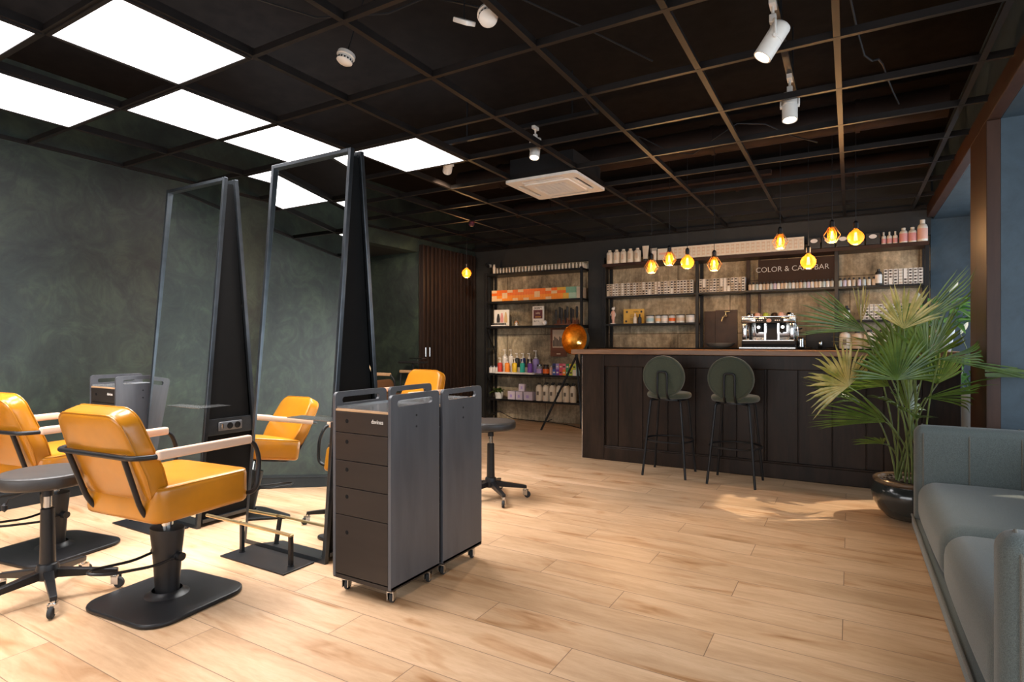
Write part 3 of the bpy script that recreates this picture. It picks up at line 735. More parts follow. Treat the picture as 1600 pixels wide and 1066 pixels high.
# ------------------------------------------------------------------ trolleys
def make_trolley(label):
    t = thing('salon_trolley', label, 'trolley', (0,0,0), 0, 'dark stained plywood salon trolleys')
    W, D = .345, .335
    def side(x):
        P = Matrix.Translation((x, 0, 0)) @ Matrix(((0,0,1,0),(1,0,0,0),(0,1,0,0),(0,0,0,1)))
        poly = rrect(-D/2, D/2, .078, .905, .022)
        # square lower corners
        poly = [p for p in poly if p[1] > .2] + [(-D/2, .078), (D/2, .078)]
        hole = rrect(-.125, .115, .852, .880, .0135, 5)
        m = MB().prism(poly, 0, .016, 0, P, [hole]); o = m.build('side_panel', 'stained_ply_sheen', t, .0025)
        s = MB()
        for zz in (.775, .805+.02):
            s.cyl((x+ (.016 if x > 0 else 0), .0, zz-.02), (x+(.0175 if x > 0 else -.0015), .0, zz-.02), .005, n=10)
        s.build('screw', 'black_metal', o)
    side(W/2-.016); side(-W/2)
    x0, x1 = -W/2+.016, W/2-.016
    m = MB().box(x0, x1, -D/2+.018, D/2-.004, .09, .822); m.build('carcass', 'stained_ply_front', t)
    BX(x0, x1, -D/2+.002, D/2, .822, .832).build('top_board', 'ply_edge', t, .001)
    m = MB().box(x0+.002, x1-.002, -D/2+.006, D/2-.004, .832, .835).box(x0+.002, x0+.006, -D/2+.006, D/2-.004, .835, .842).box(x1-.006, x1-.002, -D/2+.006, D/2-.004, .835, .842).box(x0+.006, x1-.006, D/2-.008, D/2-.004, .835, .842)
    m.build('tray', 'tray_metal', t)
    zs = [.822, .728, .604, .484, .360, .094]
    for k in range(5):
        d = BX(x0+.0015, x1-.0015, -D/2, -D/2+.018, zs[k+1]+.0015, zs[k]-.0015).build('drawer', 'stained_ply_front', t, .001)
        zc = zs[k]-.040 if k else zs[k]-.042
        if k == 4: zc = zs[k]-.075
        MB().cyl((x0+.072, -D/2+.001, zc), (x0+.072, -D/2-.0006, zc), .0095, n=18).build('finger_hole', 'black_board', d)
        if k == 0: text_mesh('logo', 'davines', .026, 'white_plastic', d, (x1-.060, -D/2-.001, .787), extrude=.0004, sx=.9)
    BX(-W/2, W/2, -D/2+.002, D/2-.002, .072, .09).build('bottom_board', 'stained_ply_front', t, .001)
    for a in (-1, 1):
        for b in (-1, 1): caster(t, (a*.13, b*.125, .060), R(160) if b < 0 else R(200), 1.15) if False else caster(t, (a*.135, b*.125, .058), R(200), 1.15)
    return t
t1 = make_trolley('dark plywood drawer trolley in front, its drawers facing the camera'); t1.location = (-1.845, 2.02, 0)
dup(t1, (-1.84, 2.375, 0), 0, 'dark plywood trolley standing directly behind the front one')
dup(t1, (-4.31, 2.13, 0), 0, 'dark plywood trolley by the green wall left of the mirrors')

# power strip on the wall and stray parts at the far left
t = thing('power_strip', 'white power socket strip on the skirting at the left edge', 'power strip', (XL+.022, 2.30, .20), R(90))
MB().rbox(-.22, .22, -.03, 0, -.035, .035, .008).build('housing', 'white_gloss', t)
for k in range(4): MB().lathe([(.020,0), (.018,.002), (.018,-.004)], 16, M=Matrix.Translation((-.15+k*.10, -.030, 0)) @ Matrix.Rotation(R(90), 4, 'X')).build('outlet', 'white_plastic', t)

# ------------------------------------------------------------------ bar counter and its stools
t = thing('bar_counter', 'long dark panelled wooden bar counter with a warm brown worktop', 'counter', (-.8, 5.55, 0))
ox, oy = -.8, 5.55
def cb(m, x0, x1, y0, y1, z0, z1): return m.box(x0-ox, x1-ox, y0-oy, y1-oy, z0, z1)
cb(MB(), -2.255, .70, 5.285, 5.86, 0, 1.017).build('body', 'dark_counter', t)
m = MB(); xs = -2.02; k = 0
while xs < .68:
    w = (.115, .24, .235, .245, .23)[k % 5]; cb(m, xs+.003, min(xs+w, .70)-.003, 5.272, 5.290, .10, .93); xs += w; k += 1
m.build('plank_panel', 'dark_counter', t, .004)
fr = [(-2.264, -2.04, 0, 1.017), (-.70, -.62, .13, .90)]
for x0, x1, z0, z1 in fr: cb(MB(), x0, x1, 5.25, 5.286, z0, z1).build('stile', 'dark_counter', t, .006)
cb(MB(), -2.04, .70, 5.25, 5.286, .90, 1.017).build('top_rail', 'dark_counter', t, .006)
cb(MB(), -2.04, .70, 5.25, 5.286, 0, .125).build('bottom_rail', 'dark_counter', t, .006)
m = MB(); cb(m, -2.04, .70, 5.245, 5.275, .125, .14); m.build('moulding', 'dark_counter', t, .005)
cb(MB(), -2.268, -2.262, 5.246, 5.262, 0, 1.0).build('corner_strip', 'steel', t)
w = cb(MB(), -2.365, .715, 5.20, 5.96, 1.017, 1.060).build('worktop', 'counter_top', t, .005)

def make_barstool(label, loc):
    t = thing('bar_stool', label, 'bar stool', loc, 0, 'green upholstered bar stools at the counter')
    s = pad(MB(), circle(.185, 40), .655, .705, .022, puff=.005).build('seat', 'green_fabric', t)
    MB().cyl((0,0,.640), (0,0,.655), .15, n=24).build('seat_plate', 'black_metal', t)
    B = Matrix.Translation((0,-.175,.845)) @ Matrix.Rotation(R(96), 4, 'X')
    b = pad(MB(), circle(.175, 40), -.026, .026, .018, M=B, puff=.004).build('backrest', 'green_fabric', t)
    for zz in (-.022, .022):
        MB().tube([(x, y, zz*1.25) for x, y in circle(.158, 40)], .003, 6, closed=True, M=B).build('piping', 'green_fabric', b)
    MB().tube([(-.040,-.120,.650), (-.040,-.190,.665), (-.040,-.222,.70), (-.040,-.222,.845), (-.035,-.224,.885), (.035,-.224,.885), (.040,-.222,.845), (.040,-.222,.70), (.040,-.190,.665), (.040,-.120,.650)], .0085, 10, fillet=.03).build('back_support', 'black_metal', t)
    for a in (-1, 1):
        for c in (-1, 1):
            MB().tube([(a*.05, c*.05, .642), (a*.125, c*.125, .640), (a*.18, c*.18, 0)], .010, 10, fillet=.02).build('leg', 'black_metal', t)
    MB().tube([(x, y, .295) for x, y in circle(.198, 40)], .008, 8, closed=True).build('foot_ring', 'black_metal', t)
    return t
b1 = make_barstool('green bar stool with a round back, left one at the counter', (-1.345, 4.995, 0))
dup(b1, (-.80, 4.95, 0), R(-2), 'green bar stool with a round back, right one at the counter nearer the palm')

# ------------------------------------------------------------------ sofa
t = thing('sofa', 'grey-green fabric sofa with high arms at the right edge', 'sofa', (.75, 3.05, 0))
sx, sy = .75, 3.05
def sb(m, x0, x1, y0, y1, z0, z1, r, puff=0, seg=5): return m.rbox(x0-sx, x1-sx, y0-sy, y1-sy, z0, z1, r, seg=seg, puff=puff)
sb(MB(), .318, 1.16, 1.92, 4.19, .035, .105, .018).build('base', 'sofa_fabric', t)
m = MB(); m.tube([(.318-sx, 1.95-sy, .108), (.318-sx, 4.17-sy, .108)], .006, 8); m.build('piping', 'piping_fabric', t)
for y0, y1 in ((3.035, 4.06), (2.0, 3.025)): sb(MB(), .335, 1.00, y0, y1, .095, .345, .085, .022, 6).build('seat_cushion', 'sofa_fabric', t)
# channelled arms: three padded bays between upright seams
def arm(y0, y1, faces):
    a = MB(); edges = [.325, .575, .80, 1.16]
    sb(a, edges[0], edges[3], y0, y1, .06, .648, .050, .0, 6)
    o = a.build('arm', 'sofa_fabric', t)
    for i in (0, 1, 2):
        x = edges[i]+(.040 if i == 0 else 0)
        for yy in (y0, y1):
            q = MB().tube([(x-sx, yy-sy+(-.001 if yy == y0 else .001), .10), (x-sx, yy-sy+(-.001 if yy == y0 else .001), .612), (x-sx, (y0+y1)/2-sy, .650)], .0045, 8, fillet=.04); q.build('piping', 'piping_fabric', o)
arm(4.07, 4.20, 0); arm(1.86, 1.99, 0)
sb(MB(), .98, 1.16, 1.99, 4.07, .10, .648, .05, .01).build('backrest', 'sofa_fabric', t)
m = MB()
for x in (.42, 1.08):
    for y in (2.05, 4.05): m = MB().cyl((x-sx, y-sy, 0), (x-sx, y-sy, .04), .02, n=12); m.build('foot', 'black_metal', t)
# ------------------------------------------------------------------ shelving
def shelf_unit_left():
    t = thing('shelf_unit', 'black steel shelf unit with bottles and colour boxes, left of the bar', 'shelf', (-3.80, 7.19, 0), 0, None)
    X0, X1 = -.755, .745
    for x in (X0, X1):
        for y in (-.135, .135): BX(x-.016, x+.016, y-.016, y+.016, 0, 2.13).build('post', 'black_metal', t, .002)
        for z in (.05, .327-.035, 1.02, 1.36-.04): BX(x-.012, x+.012, -.12, .12, z, z+.024).build('cross_bar', 'black_metal', t)
        MB().sqt([(x, .12, .36), (x, -.10, .62)], .016).build('brace', 'black_metal', t)
        MB().sqt([(x, .12, 1.0), (x, -.10, 1.30)], .016).build('brace', 'black_metal', t)
    for z in (.327, .685, 1.362, 1.715, 2.115): BX(X0-.016, X1+.016, -.15, .15, z-.028, z).build('shelf_board', 'black_metal', t, .002)
    return t
shelf_unit_left()
def shelf_unit_right():
    t = thing('shelf_unit', 'long black shelf unit on the wall behind the bar counter', 'shelf', (-1.04, 7.20, 0), 0, None)
    ox = -1.04
    def B(n, x0, x1, y0, y1, z0, z1, mt='black_metal', bv=.002): return BX(x0-ox, x1-ox, y0, y1, z0, z1).build(n, mt, t, bv)
    for x in (-2.745, -1.575, -.125, .665): B('upright', x-.018, x+.018, -.13, -.095, 1.064, 2.10); B('upright', x-.018, x+.018, .12, .155, 1.064, 2.10)
    B('post', -1.06, -1.02, .12, .16, 1.064, 2.10, 'casing_wood'); B('post', -.93, -.905, .13, .16, 1.064, 2.10, 'casing_wood')
    B('top_board', -2.765, .68, -.14, .16, 2.10, 2.14, 'casing_wood')
    B('shelf_board', -2.73, -1.59, -.13, .16, 1.70, 1.722); B('shelf_board', -1.56, -.14, -.13, .16, 1.70, 1.722); B('shelf_board', -.11, .65, -.13, .16, 1.70, 1.722)
    B('shelf_board', -2.73, -1.59, -.13, .16, 1.345, 1.367); B('shelf_board', -.11, .65, -.13, .16, 1.345, 1.367)
    return t
shelf_unit_right()
o = BX(-2.74, .69, 6.78, 7.30, 1.02, 1.062).build('back_worktop', 'black_board', None, .003)
tag(o, 'dark worktop along the wall behind the bar carrying the coffee machine', 'worktop')
t = thing('back_cabinet', 'dark low cabinet run behind the bar counter', 'cabinet', (-1.0, 7.05, 0))
BX(-1.72, 1.68, -.24, .25, 0, 1.02).build('carcass', 'black_board', t)
for k in range(6): d = BX(-1.71+k*.567, -1.15+k*.567, -.26, -.24, .10, 1.0).build('door', 'dark_counter', t, .003); MB().cyl((-1.2+k*.567, -.275, .85), (-1.2+k*.567, -.275, .97), .005, n=8).build('handle', 'steel', d)

# ------------------------------------------------------------------ small goods
def place(proto, spots, first_label=None):
    """the first spot moves the prototype, the rest are copies; each spot: (x, y, z, label[, rz])"""
    for k, sp in enumerate(spots):
        x, y, z, lab = sp[:4]; rz = sp[4] if len(sp) > 4 else 0
        if k == 0: proto.location = (x, y, z); proto.rotation_euler[2] = rz; proto['label'] = lab
        else: dup(proto, (x, y, z), rz, lab)
def bottle(name, label, r, h, body, cap, group=None, neck=.4, cap_h=.2, shoulder=.12, labelmat=None, lz=(.15,.6), cat='bottle', n=18, ink=True):
    t = thing(name, label, cat, (0,0,0), 0, group)
    hb = h*(1-cap_h)
    MB().lathe([(r*.92, 0), (r, r*.12), (r, hb*(1-shoulder)), (r*.85, hb*(1-shoulder*.4)), (r*neck, hb), (r*neck, hb+.002)], n).build('body', body, t)
    MB().lathe([(r*neck*1.12, hb), (r*neck*1.12, h-.001), (r*neck*.9, h)], n).build('cap', cap, t)
    if labelmat:
        a0, a1 = lz; MB().lathe([(r*1.012, hb*a0), (r*1.012, hb*a1)], n, cap=False).build('paper_label', labelmat, t)
    return t
def pump(name, label, r, h, body, cap, group=None, labelmat=None):
    t = thing(name, label, 'bottle', (0,0,0), 0, group); hb = h*.66
    MB().lathe([(r*.95, 0), (r, .004), (r, hb*.88), (r*.8, hb*.96), (r*.35, hb)], 18).build('body', body, t)
    m = MB().lathe([(r*.42, hb), (r*.42, hb+.018), (r*.15, hb+.020), (r*.12, h-.01), (r*.12, h-.006)], 12); m.rbox(-r*.9, r*.25, -.005, .005, h-.012, h, .002, seg=1); m.build('pump_head', cap, t)
    if labelmat: MB().lathe([(r*1.012, hb*.15), (r*1.012, hb*.6)], 18, cap=False).build('paper_label', labelmat, t)
    return t
def obox(name, label, w, d, h, mats, cat='box', group=None, swatch=None, bv=.0):
    """carton, its front face at -y; an optional printed front as a part"""
    t = thing(name, label, cat, (0,0,0), 0, group)
    BX(-w/2, w/2, -d/2, d/2, 0, h).build('carton', mats[0], t)
    if swatch:
        for (a, b, c, e, mt) in swatch: BX(-w/2+a*w, -w/2+b*w, -d/2-.0006, -d/2, c*h, e*h).build('print', mt, t)
    return t
LIFT = .0006
YS = 7.085          # front line of goods on the shelves
# -- left unit, top shelf: a tall white bottle and a file of small white bottles turning the corner
p = bottle('bottle', '', .020, .135, 'cream', 'cream', None, cap_h=.12, shoulder=.2, neck=.6)
place(p, [(-4.43, YS, 2.1156, 'tall slim white bottle at the left end of the top shelf of the left unit')])
p = bottle('bottle', '', .0132, .076, 'cream', 'cream', 'small white bottles along the top shelf of the left unit', cap_h=.16, shoulder=.16, neck=.5, n=12)
place(p, [(-4.375+k*.0515, YS, 2.1155, 'small white bottle, '+nth(k)+' from the left in the long file on the left unit top') for k in range(26)] + [(-3.07+.004*k, YS+.05+k*.05, 2.1155, 'small white bottle, '+nth(k)+' from the front in the file running back at the corner') for k in range(4)])
# -- left unit, second shelf: wall of small cartons
protos = {}
def carton(mat, w, d, h, group): 
    k = (mat, w, h)
    if k not in protos: protos[k] = None
    return k
mosaic = ['SSOOOOSSOSOOOOOOOOSSOOOSSSGGGGG',
          'OSOOOOOOOOOOOOOSSOOOOOSSOOGGGGG',
          'SSllSSllllllllSSlllllllllLYYPPP',
          'SSSSllllSSllllllSSllSSllllYYPPP']
mosaic = ['SSOOOOSSOOSSOOOOOOOOSSOOYYYGGGGG',
          'OOOOSSOOOOOOOOOOSSOOOOSSOOOGGGGG',
          'SSllSSllllllllllSSllllllllYYPPPP',
          'SSSSllllSSllSSllllllSSllllYYPPPP']
cm = {'S': 'paint_sand', 'O': 'paint_orange', 'l': 'paint_orange_light', 'G': 'paint_mint', 'P': 'paint_mint_pale', 'Y': 'paint_mustard', 'L': 'paint_mustard'}
cn = {'S': 'pale sand-coloured', 'O': 'deep orange', 'l': 'bright orange', 'G': 'mint green', 'P': 'pale mint', 'Y': 'mustard yellow', 'L': 'mustard yellow'}
rn = ['topmost', 'second', 'third', 'lowest']
src = {}
for r_, row in enumerate(mosaic):
    for k, chh in enumerate(row):
        x = -4.445+k*.0435; z = 1.7155+(3-r_)*.0395
        lab = cn[chh]+' carton, '+nth(k)+' from the left in the '+rn[r_]+' row of the orange wall'
        mt = cm[chh]
        if mt not in src:
            o = MB().box(-.0212, .0212, -.05, .05, 0, .0388).build('colour_carton', mt); tag(o, lab, 'carton', 'cartons of the orange carton wall'); src[mt] = o
        else: o = dup(src[mt], None, None, lab)
        o.location = (x, YS+.04, z); o['group'] = 'cartons of the orange carton wall'
# boxes beyond the post at right
for k in range(3):
    o = MB().box(-.025, .025, -.03, .03, 0, .15).build('product_box', 'carton') if k == 0 else dup(o, None, None, None)
    tag(o, 'beige upright box behind the mint cartons, '+nth(k)+' from the front', 'box', 'beige boxes at the end of the carton wall'); o.location = (-3.02-.006+.0, 7.08+k*.075, 1.7156)
    o.location.x = -3.100
# -- left unit, third shelf
t = thing('display_card', 'white card with three long-haired figures and a rack of dark samples in front', 'sign', (-4.33, 7.13, 1.3626))
BX(-.125, .125, -.004, .004, 0, .235).build('card', 'paper_white', t)
for k, (x, mt) in enumerate(((-.055, 'ink'), (.005, 'paint_salmon'), (.07, 'paint_blonde'))):
    MB().prism([(x-.026,.05), (x-.030,.10), (x-.020,.150), (x-.012,.178+.01*k), (x+.010,.178+.01*k), (x+.020,.150), (x+.028,.10), (x+.024,.05)], 0, .001, 0, Matrix.Translation((0,-.0042,0)) @ Matrix.Rotation(R(90), 4, 'X')).build('hair_picture', mt, t)
BX(-.135, .11, -.075, -.02, 0, .014).build('rack', 'white_gloss', t)
for k in range(11): MB().cyl((-.12+k*.021, -.05, .014), (-.12+k*.021, -.046, .044), .0075, n=8).build('sample', 'ink', t)
t = thing('small_trophy', 'small golden and white ornament beside the three-figure card', 'ornament', (-4.07, 7.10, 1.3626))
MB().lathe([(.022,0), (.024,.008), (.014,.016), (.020,.034), (.012,.045)], 16).build('base', 'white_gloss', t); MB().tube([(.032*math.cos(a), 0, .036+.034*math.sin(a)) for a in [PI*k/8 for k in range(-1,10)]], .006, 8).build('arch', 'gold_leaf', t); MB().sphere((0,-.006,.055), .013, n=12).build('ball', 'paint_peach', t)
t = thing('poster_card', 'white upright card reading DON\'T with a dark red picture', 'sign', (-3.72, 7.10, 1.3626))
BX(-.085, .085, -.012, .012, 0, .265).build('card', 'paper_white', t)
BX(-.070, .070, -.0135, -.0125, .095, .215).build('picture', 'paint_maroon', t)
text_mesh('lettering', "DON'T", .038, 'ink', t, (0,-.0125,.238), extrude=.0008, offset=.0012)
text_mesh('lettering', "BUY I,", .034, 'ink', t, (-.022,-.0125,.058), extrude=.0008)
text_mesh('lettering', "salty", .040, 'paint_beige', t, (0,-.0142,.172), extrude=.0006)
BX(-.04, .045, -.0142, -.0136, .112, .122).build('picture', 'paint_mustard', t)
o = MB().sphere((0,0,.036), .036, n=20).build('white_ball', 'white_gloss', None, loc=(-3.60, 7.05, 1.3626)); tag(o, 'round white ball standing in front of the DON\'T card', 'ball')
t = thing('brush_rack', 'wooden rack of upright dark hair brushes at the right end of the third shelf', 'brush rack', (-3.29, 7.13, 1.3626))
BX(-.17, .17, -.06, .05, 0, .018).build('tray', 'red_wood', t, .002); BX(-.17, .17, -.01, .0, .018, .07).build('back_board', 'red_wood', t)
for k in range(8):
    x = -.15+k*.042; h_ = .19+.02*((k*5) % 3)
    b = thing('hair_brush', 'dark hair brush standing %s in the wooden rack' % ('first from the left','second from the left','third from the left','fourth from the left','fourth from the right','third from the right','second from the right','at the right end')[k], 'brush', (x-3.29, 7.08+.03*(k % 2), 1.3815), 0, None)
    MB().cyl((0,0,0), (0,0,.075), .0085, .011, n=10).build('handle', 'red_wood' if k in (1,4,6,7) else 'ink', b)
    MB().lathe([(.010,.075), (.017,.085), (.018,h_-.01), (.010,h_)], 12).build('bristle_barrel', 'ink', b)
# framed picture on the wall between the third and fourth shelf
t = thing('framed_picture', 'small dark red wooden framed picture hanging on the concrete wall', 'picture', (-3.53, 7.345, 1.13))
m = MB(); m.prism(rrect(-.125, .125, -.20, .20, .004, 1), -.02, .0, 0, Matrix.Rotation(R(90), 4, 'X') , [rrect(-.095, .095, -.075, .175, .002, 1)]); m.build('frame', 'red_wood', t)
BX(-.10, .10, .002, .006, -.09, .18).build('picture', 'paint_beige', t)
for k in range(9): x = -.085+k*.0195; BX(x, x+.012, -.0005, .002, -.06, .03+.05*((k*7) % 4)/3).build('figure', 'ink', t)
text_mesh('lettering', 'TEAM', .028, 'paint_beige', t, (0,-.021+.0,-.165), extrude=.0008) if False else BX(-.03, .03, -.0015, .0, -.172, -.155).build('plaque', 'paint_beige', t)
# -- left unit, fourth shelf: pump bottles, jars and coloured boxes
Z4 = .6856
p = bottle('bottle', '', .026, .105, 'white_gloss', 'steel', 'white jars at the end of the fourth shelf', cap_h=.2, shoulder=.1, neck=.7)
place(p, [(-4.505+k*.055, YS+.03, Z4, 'small white capped jar, '+nth(k)+' from the left end of the fourth shelf') for k in range(3)])
riser = MB().rbox(-.31, .31, -.05, .05, 0, .024, .004).build('riser', 'white_gloss', None, loc=(-4.055, 7.055, Z4)); tag(riser, 'white low display step under the row of five coloured pump bottles', 'display step')
riser2 = BX(-.25, .25, -.04, .04, 0, .09).build('riser', 'white_gloss', None, loc=(-4.10, 7.175, Z4)); tag(riser2, 'white taller display step under the rear row of large pump bottles', 'display step')
for (x, mt, nm) in ((-4.31, 'paint_red', 'red'), (-4.19, 'paint_orange_light', 'orange'), (-4.07, 'paint_yellow', 'yellow'), (-3.945, 'paint_teal', 'turquoise'), (-3.825, 'paint_violet', 'purple')):
    q = pump('pump_bottle', 'small pump bottle with '+nm+' label in the front row of the fourth shelf', .036, .200, mt, 'white_gloss', 'coloured pump bottles in the front row'); q.location = (x, 7.05, Z4+.0246)
for (x, mt, nm, h_) in ((-4.30, 'white_gloss', 'large white pump bottle, left one in the rear row', .25), (-4.20, 'white_gloss', 'large white pump bottle, right one in the rear row', .25), (-4.10, 'ink', 'black pump bottle between yellow and white ones in the rear row', .20), (-4.00, 'paint_navy', 'dark blue pump bottle in the rear row', .20), (-3.90, 'swatch_black', 'black pump bottle beside the tall lilac one', .20)):
    q = pump('pump_bottle', nm, .037, h_, mt, 'white_gloss', 'large pump bottles in the rear row', None); q.location = (x, 7.17, Z4+.0906)
q = pump('pump_bottle', 'tall lilac pump bottle at the right end of the rear row', .046, .33, 'paint_lilac', 'white_gloss'); q.location = (-3.79, 7.16, Z4+.0)
for (x, mt, nm) in ((-3.69, 'paint_lilac', 'clear'), (-3.59, 'paint_orange', 'dark')):
    q = thing('jar', '%s glass jar with %s label on the fourth shelf' % (nm, 'a lilac' if nm == 'clear' else 'an orange'), 'jar', (x, 7.08, Z4))
    MB().lathe([(.040,0), (.044,.01), (.044,.09), (.036,.105), (.036,.12)], 20).build('body', 'jar_glass' if nm == 'clear' else 'brown_glass', q); MB().lathe([(.0448,.02), (.0448,.08)], 20, cap=False).build('paper_label', mt, q); MB().cyl((0,0,.12), (0,0,.14), .038, n=20).build('lid', 'black_plastic' if nm != 'clear' else 'chrome', q)
q = bottle('bottle', 'small pale pink bottle left of the bright coloured boxes', .026, .125, 'paint_peach', 'white_gloss', cap_h=.15); q.location = (-3.508, 7.08, Z4)
for k, (mt, nm) in enumerate((('paint_navy','dark blue'), ('paint_lilac','lilac'), ('paint_rose','crimson'), ('paint_pink','pink'), ('paint_green','green'), ('paint_yellow','yellow'), ('paint_lime','lime green'), ('paint_sky','pale'))):
    x = -3.425+k*.0495+ (0 if k < 7 else .0)
    for j, (m2, n2) in enumerate(((mt, nm), ({'paint_lilac':'paint_violet', 'paint_pink':'paint_orange_light', 'paint_yellow':'paint_lime', 'paint_lime':'white_gloss', 'paint_navy':'paint_blue'}.get(mt, mt), nm))):
        o = obox('product_box', ('upper ' if j == 0 else 'lower ')+nm+' box in the row of bright stacked boxes on the fourth shelf', .047, .08, .078, [m2], swatch=[(.2,.8,.35,.6,'paper_white' if (k+j) % 3 else 'ink')])
        o.location = (x-.03, 7.09, Z4+(.079 if j == 0 else 0))
# -- left unit, fifth shelf
Z5 = .3276
def potted(name, label, loc, potmat, r, h, leafs, leafmat_, size, seed, cat='potted plant', upright=.6):
    rnd = random.Random(seed)
    t = thing(name, label, cat, loc)
    MB().lathe([(r*.75,0), (r,h), (r*.93,h), (r*.9,h*.85)], 20, cap=False).lathe([(.001,0.001), (r*.75,.001)], 20, cap=False).build('pot', potmat, t)
    MB().lathe([(.001,h*.86), (r*.92,h*.86)], 16, cap=False).build('soil', 'soil', t)
    for k in range(leafs):
        a = rnd.uniform(0, 2*PI); up = rnd.uniform(.15, 1.0)*upright; Ls = size*rnd.uniform(.6, 1.1)
        d = Vector((math.cos(a), math.sin(a), up)); d.normalize()
        base = Vector((r*.3*math.cos(a), r*.3*math.sin(a), h*.86)); m = MB(); N = 7
        side = d.cross(Vector((0,0,1))).normalized(); wv = Ls*rnd.uniform(.13, .19); vs = []; fs = []
        for i in range(N+1):
            q = i/N; c = base + d*Ls*(.25+.75*q) + Vector((0,0,-Ls*.35*q*q)); w = wv*math.sin(PI*min(1, q*.97+.015))**.8*(1-.3*q)
            vs += [c-side*w+Vector((0,0,w*.3)), c, c+side*w+Vector((0,0,w*.3))]
            if i: b = 3*(i-1); fs += [(b,b+1,b+4,b+3), (b+1,b+2,b+5,b+4)]
        m.add(vs, fs, 0, True)
        m.tube([base, base+d*Ls*.26], .0035, 5)
        m.build('leaf', leafmat_, t)
    return t
potted('potted_plant', 'small leafy dark green plant in a white pot on the fifth shelf', (-4.34, 7.07, Z5), 'white_ceramic', .065, .09, 22, 'palm_green', .15, 3, upright=1.6)
for k, x in enumerate((-4.11, -3.985, -3.845)):
    o = obox('product_box', ('leftmost', 'middle', 'rightmost')[k]+' pale lilac carton in the row of three on the fifth shelf', (.115,.105,.135)[k], .11, .115, ['paint_pale_lilac'], swatch=[(.3,.6,.25,.6,'paint_lilac')]); o.location = (x, 7.08, Z5)
o = obox('product_box', 'small pale lilac carton tilted on top of the three on the fifth shelf', .085, .07, .10, ['paint_pale_lilac'], swatch=[(.35,.65,.3,.7,'paint_lilac')]); o.location = (-3.965, 7.08, Z5+.119); o.rotation_euler = (0, R(3), R(9))
p = bottle('bottle', '', .047, .245, 'cream', 'ink', 'large cream bottles with black caps on the fifth shelf', cap_h=.10, shoulder=.24, neck=.42, n=22)
MB().box(-.016, .016, -.0482, -.047, .08, .13).build('paper_label', 'swatch_grey', p)
place(p, [(-3.69+k*.102, 7.07, Z5, 'large cream bottle with black cap, '+nth(k)+' from the left in front on the fifth shelf') for k in range(6)] + [(-3.64+k*.102, 7.20, Z5, 'large cream bottle with black cap, '+nth(k)+' from the left behind the front row') for k in range(5)])

# -- right unit, top: white bottles, tubes, long row of white cartons, black dispensers, developer bottles
ZT = 2.1406; YT = 7.09
p = bottle('bottle', '', .042, .175, 'cream', 'cream', 'white bottles at the left end of the top board', cap_h=.12, shoulder=.14, neck=.45, n=22)
MB().box(-.016, .014, -.0432, -.042, .04, .11).build('paper_label', 'paint_beige', p)
place(p, [(-2.675+k*.092, YT, ZT, 'broad white bottle, '+('first','second','third','fourth','fifth')[k]+' from the left end of the top board') for k in range(5)])
for k, (x, y, h_, lab) in enumerate(((-2.205, YT, .195, 'large white tube standing on its cap beside the five white bottles'), (-2.125, YT+.08, .17, 'smaller white tube standing behind the large tube'))):
    t = thing('tube', lab, 'tube', (x, y, ZT)); MB().cyl((0,0,0), (0,0,.03), .026, n=18).build('cap', 'ink', t)
    m = MB(); vs = []; fs = []; N = 16
    for i in range(5):
        q = i/4; z = .03+(h_-.03)*q; rx = .030+.012*q; ry = .030*(1-q)+.002
        for j in range(N): a = 2*PI*j/N; vs.append((rx*math.cos(a), ry*math.sin(a), z))
        if i: fs += [((i-1)*N+j, (i-1)*N+(j+1) % N, i*N+(j+1) % N, i*N+j) for j in range(N)]
    fs += [tuple(reversed(range(N))), tuple(range(4*N, 5*N))]; m.add(vs, fs, 0, True); m.build('body', 'cream', t)
o = obox('product_box', 'narrow white carton beside the long row of cartons on the top board', .055, .07, .115, ['paper_white'], swatch=[(.3,.6,.2,.7,'paint_beige')]); o.location = (-2.085, YT-.02, ZT)
m = MB().box(-.062, .062, -.05, .05, 0, .135).box(-.045, .045, -.0506, -.05, .06, .085, 1); o = m.build('carton', ['cream', 'paint_peach']); tag(o, 'wide white carton at the left end of the long carton row', 'box'); o.location = (-1.975, YT, ZT)
m = MB().box(-.0268, .0268, -.05, .05, 0, .140)
for z in (.030, .070, .110): m.box(-.016, .016, -.0506, -.05, z-.006, z+.008, 1)
for x in (-.014, .008): m.box(x, x+.004, -.0507, -.0506, .018, .12, 1)
p = m.build('carton', ['cream', 'paint_beige']); tag(p, '', 'box', 'long row of white cartons on the top board')
place(p, [(-1.875+k*.0545, YT, ZT, 'white printed carton, '+nth(k)+' from the left in the long row on the top board') for k in range(27)])
pd = thing('dispenser_box', '', 'box', (0,0,0), 0, 'black boxes with white oval labels on the top board')
BX(-.06, .06, -.05, .05, 0, .115).build('carton', 'ink', pd); MB().prism([(.035*math.cos(2*PI*k/16), .022*math.sin(2*PI*k/16)) for k in range(16)], 0, .0015, 0, Matrix.Translation((0,-.0502,.082)) @ Matrix.Rotation(R(90), 4, 'X')).build('oval_label', 'white_gloss', pd)
BX(.050, .066, -.052, -.040, .06, .095).build('tab', 'copper_dark', pd)
for k in range(5): MB().sphere((-.045+k*.022, -.051, .012), .0025, n=8).build('stud', 'chrome', pd)
place(pd, [(-.335+k*.135, YT, ZT, 'black box with a white oval label on the top board, '+('first from the left','second from the left','third from the left','third from the right','second from the right','last one on the right')[k]) for k in range(5)])
p = bottle('applicator_bottle', '', .022, .125, 'cream', 'cream', 'small red-labelled applicator bottles on the top board', cap_h=.28, shoulder=.2, neck=.35, labelmat='paint_salmon', lz=(.1,.6))
place(p, [(.300+k*.050, YT, ZT, ('left','middle','right')[k]+' one of three small applicator bottles with red labels on the top board') for k in range(3)])
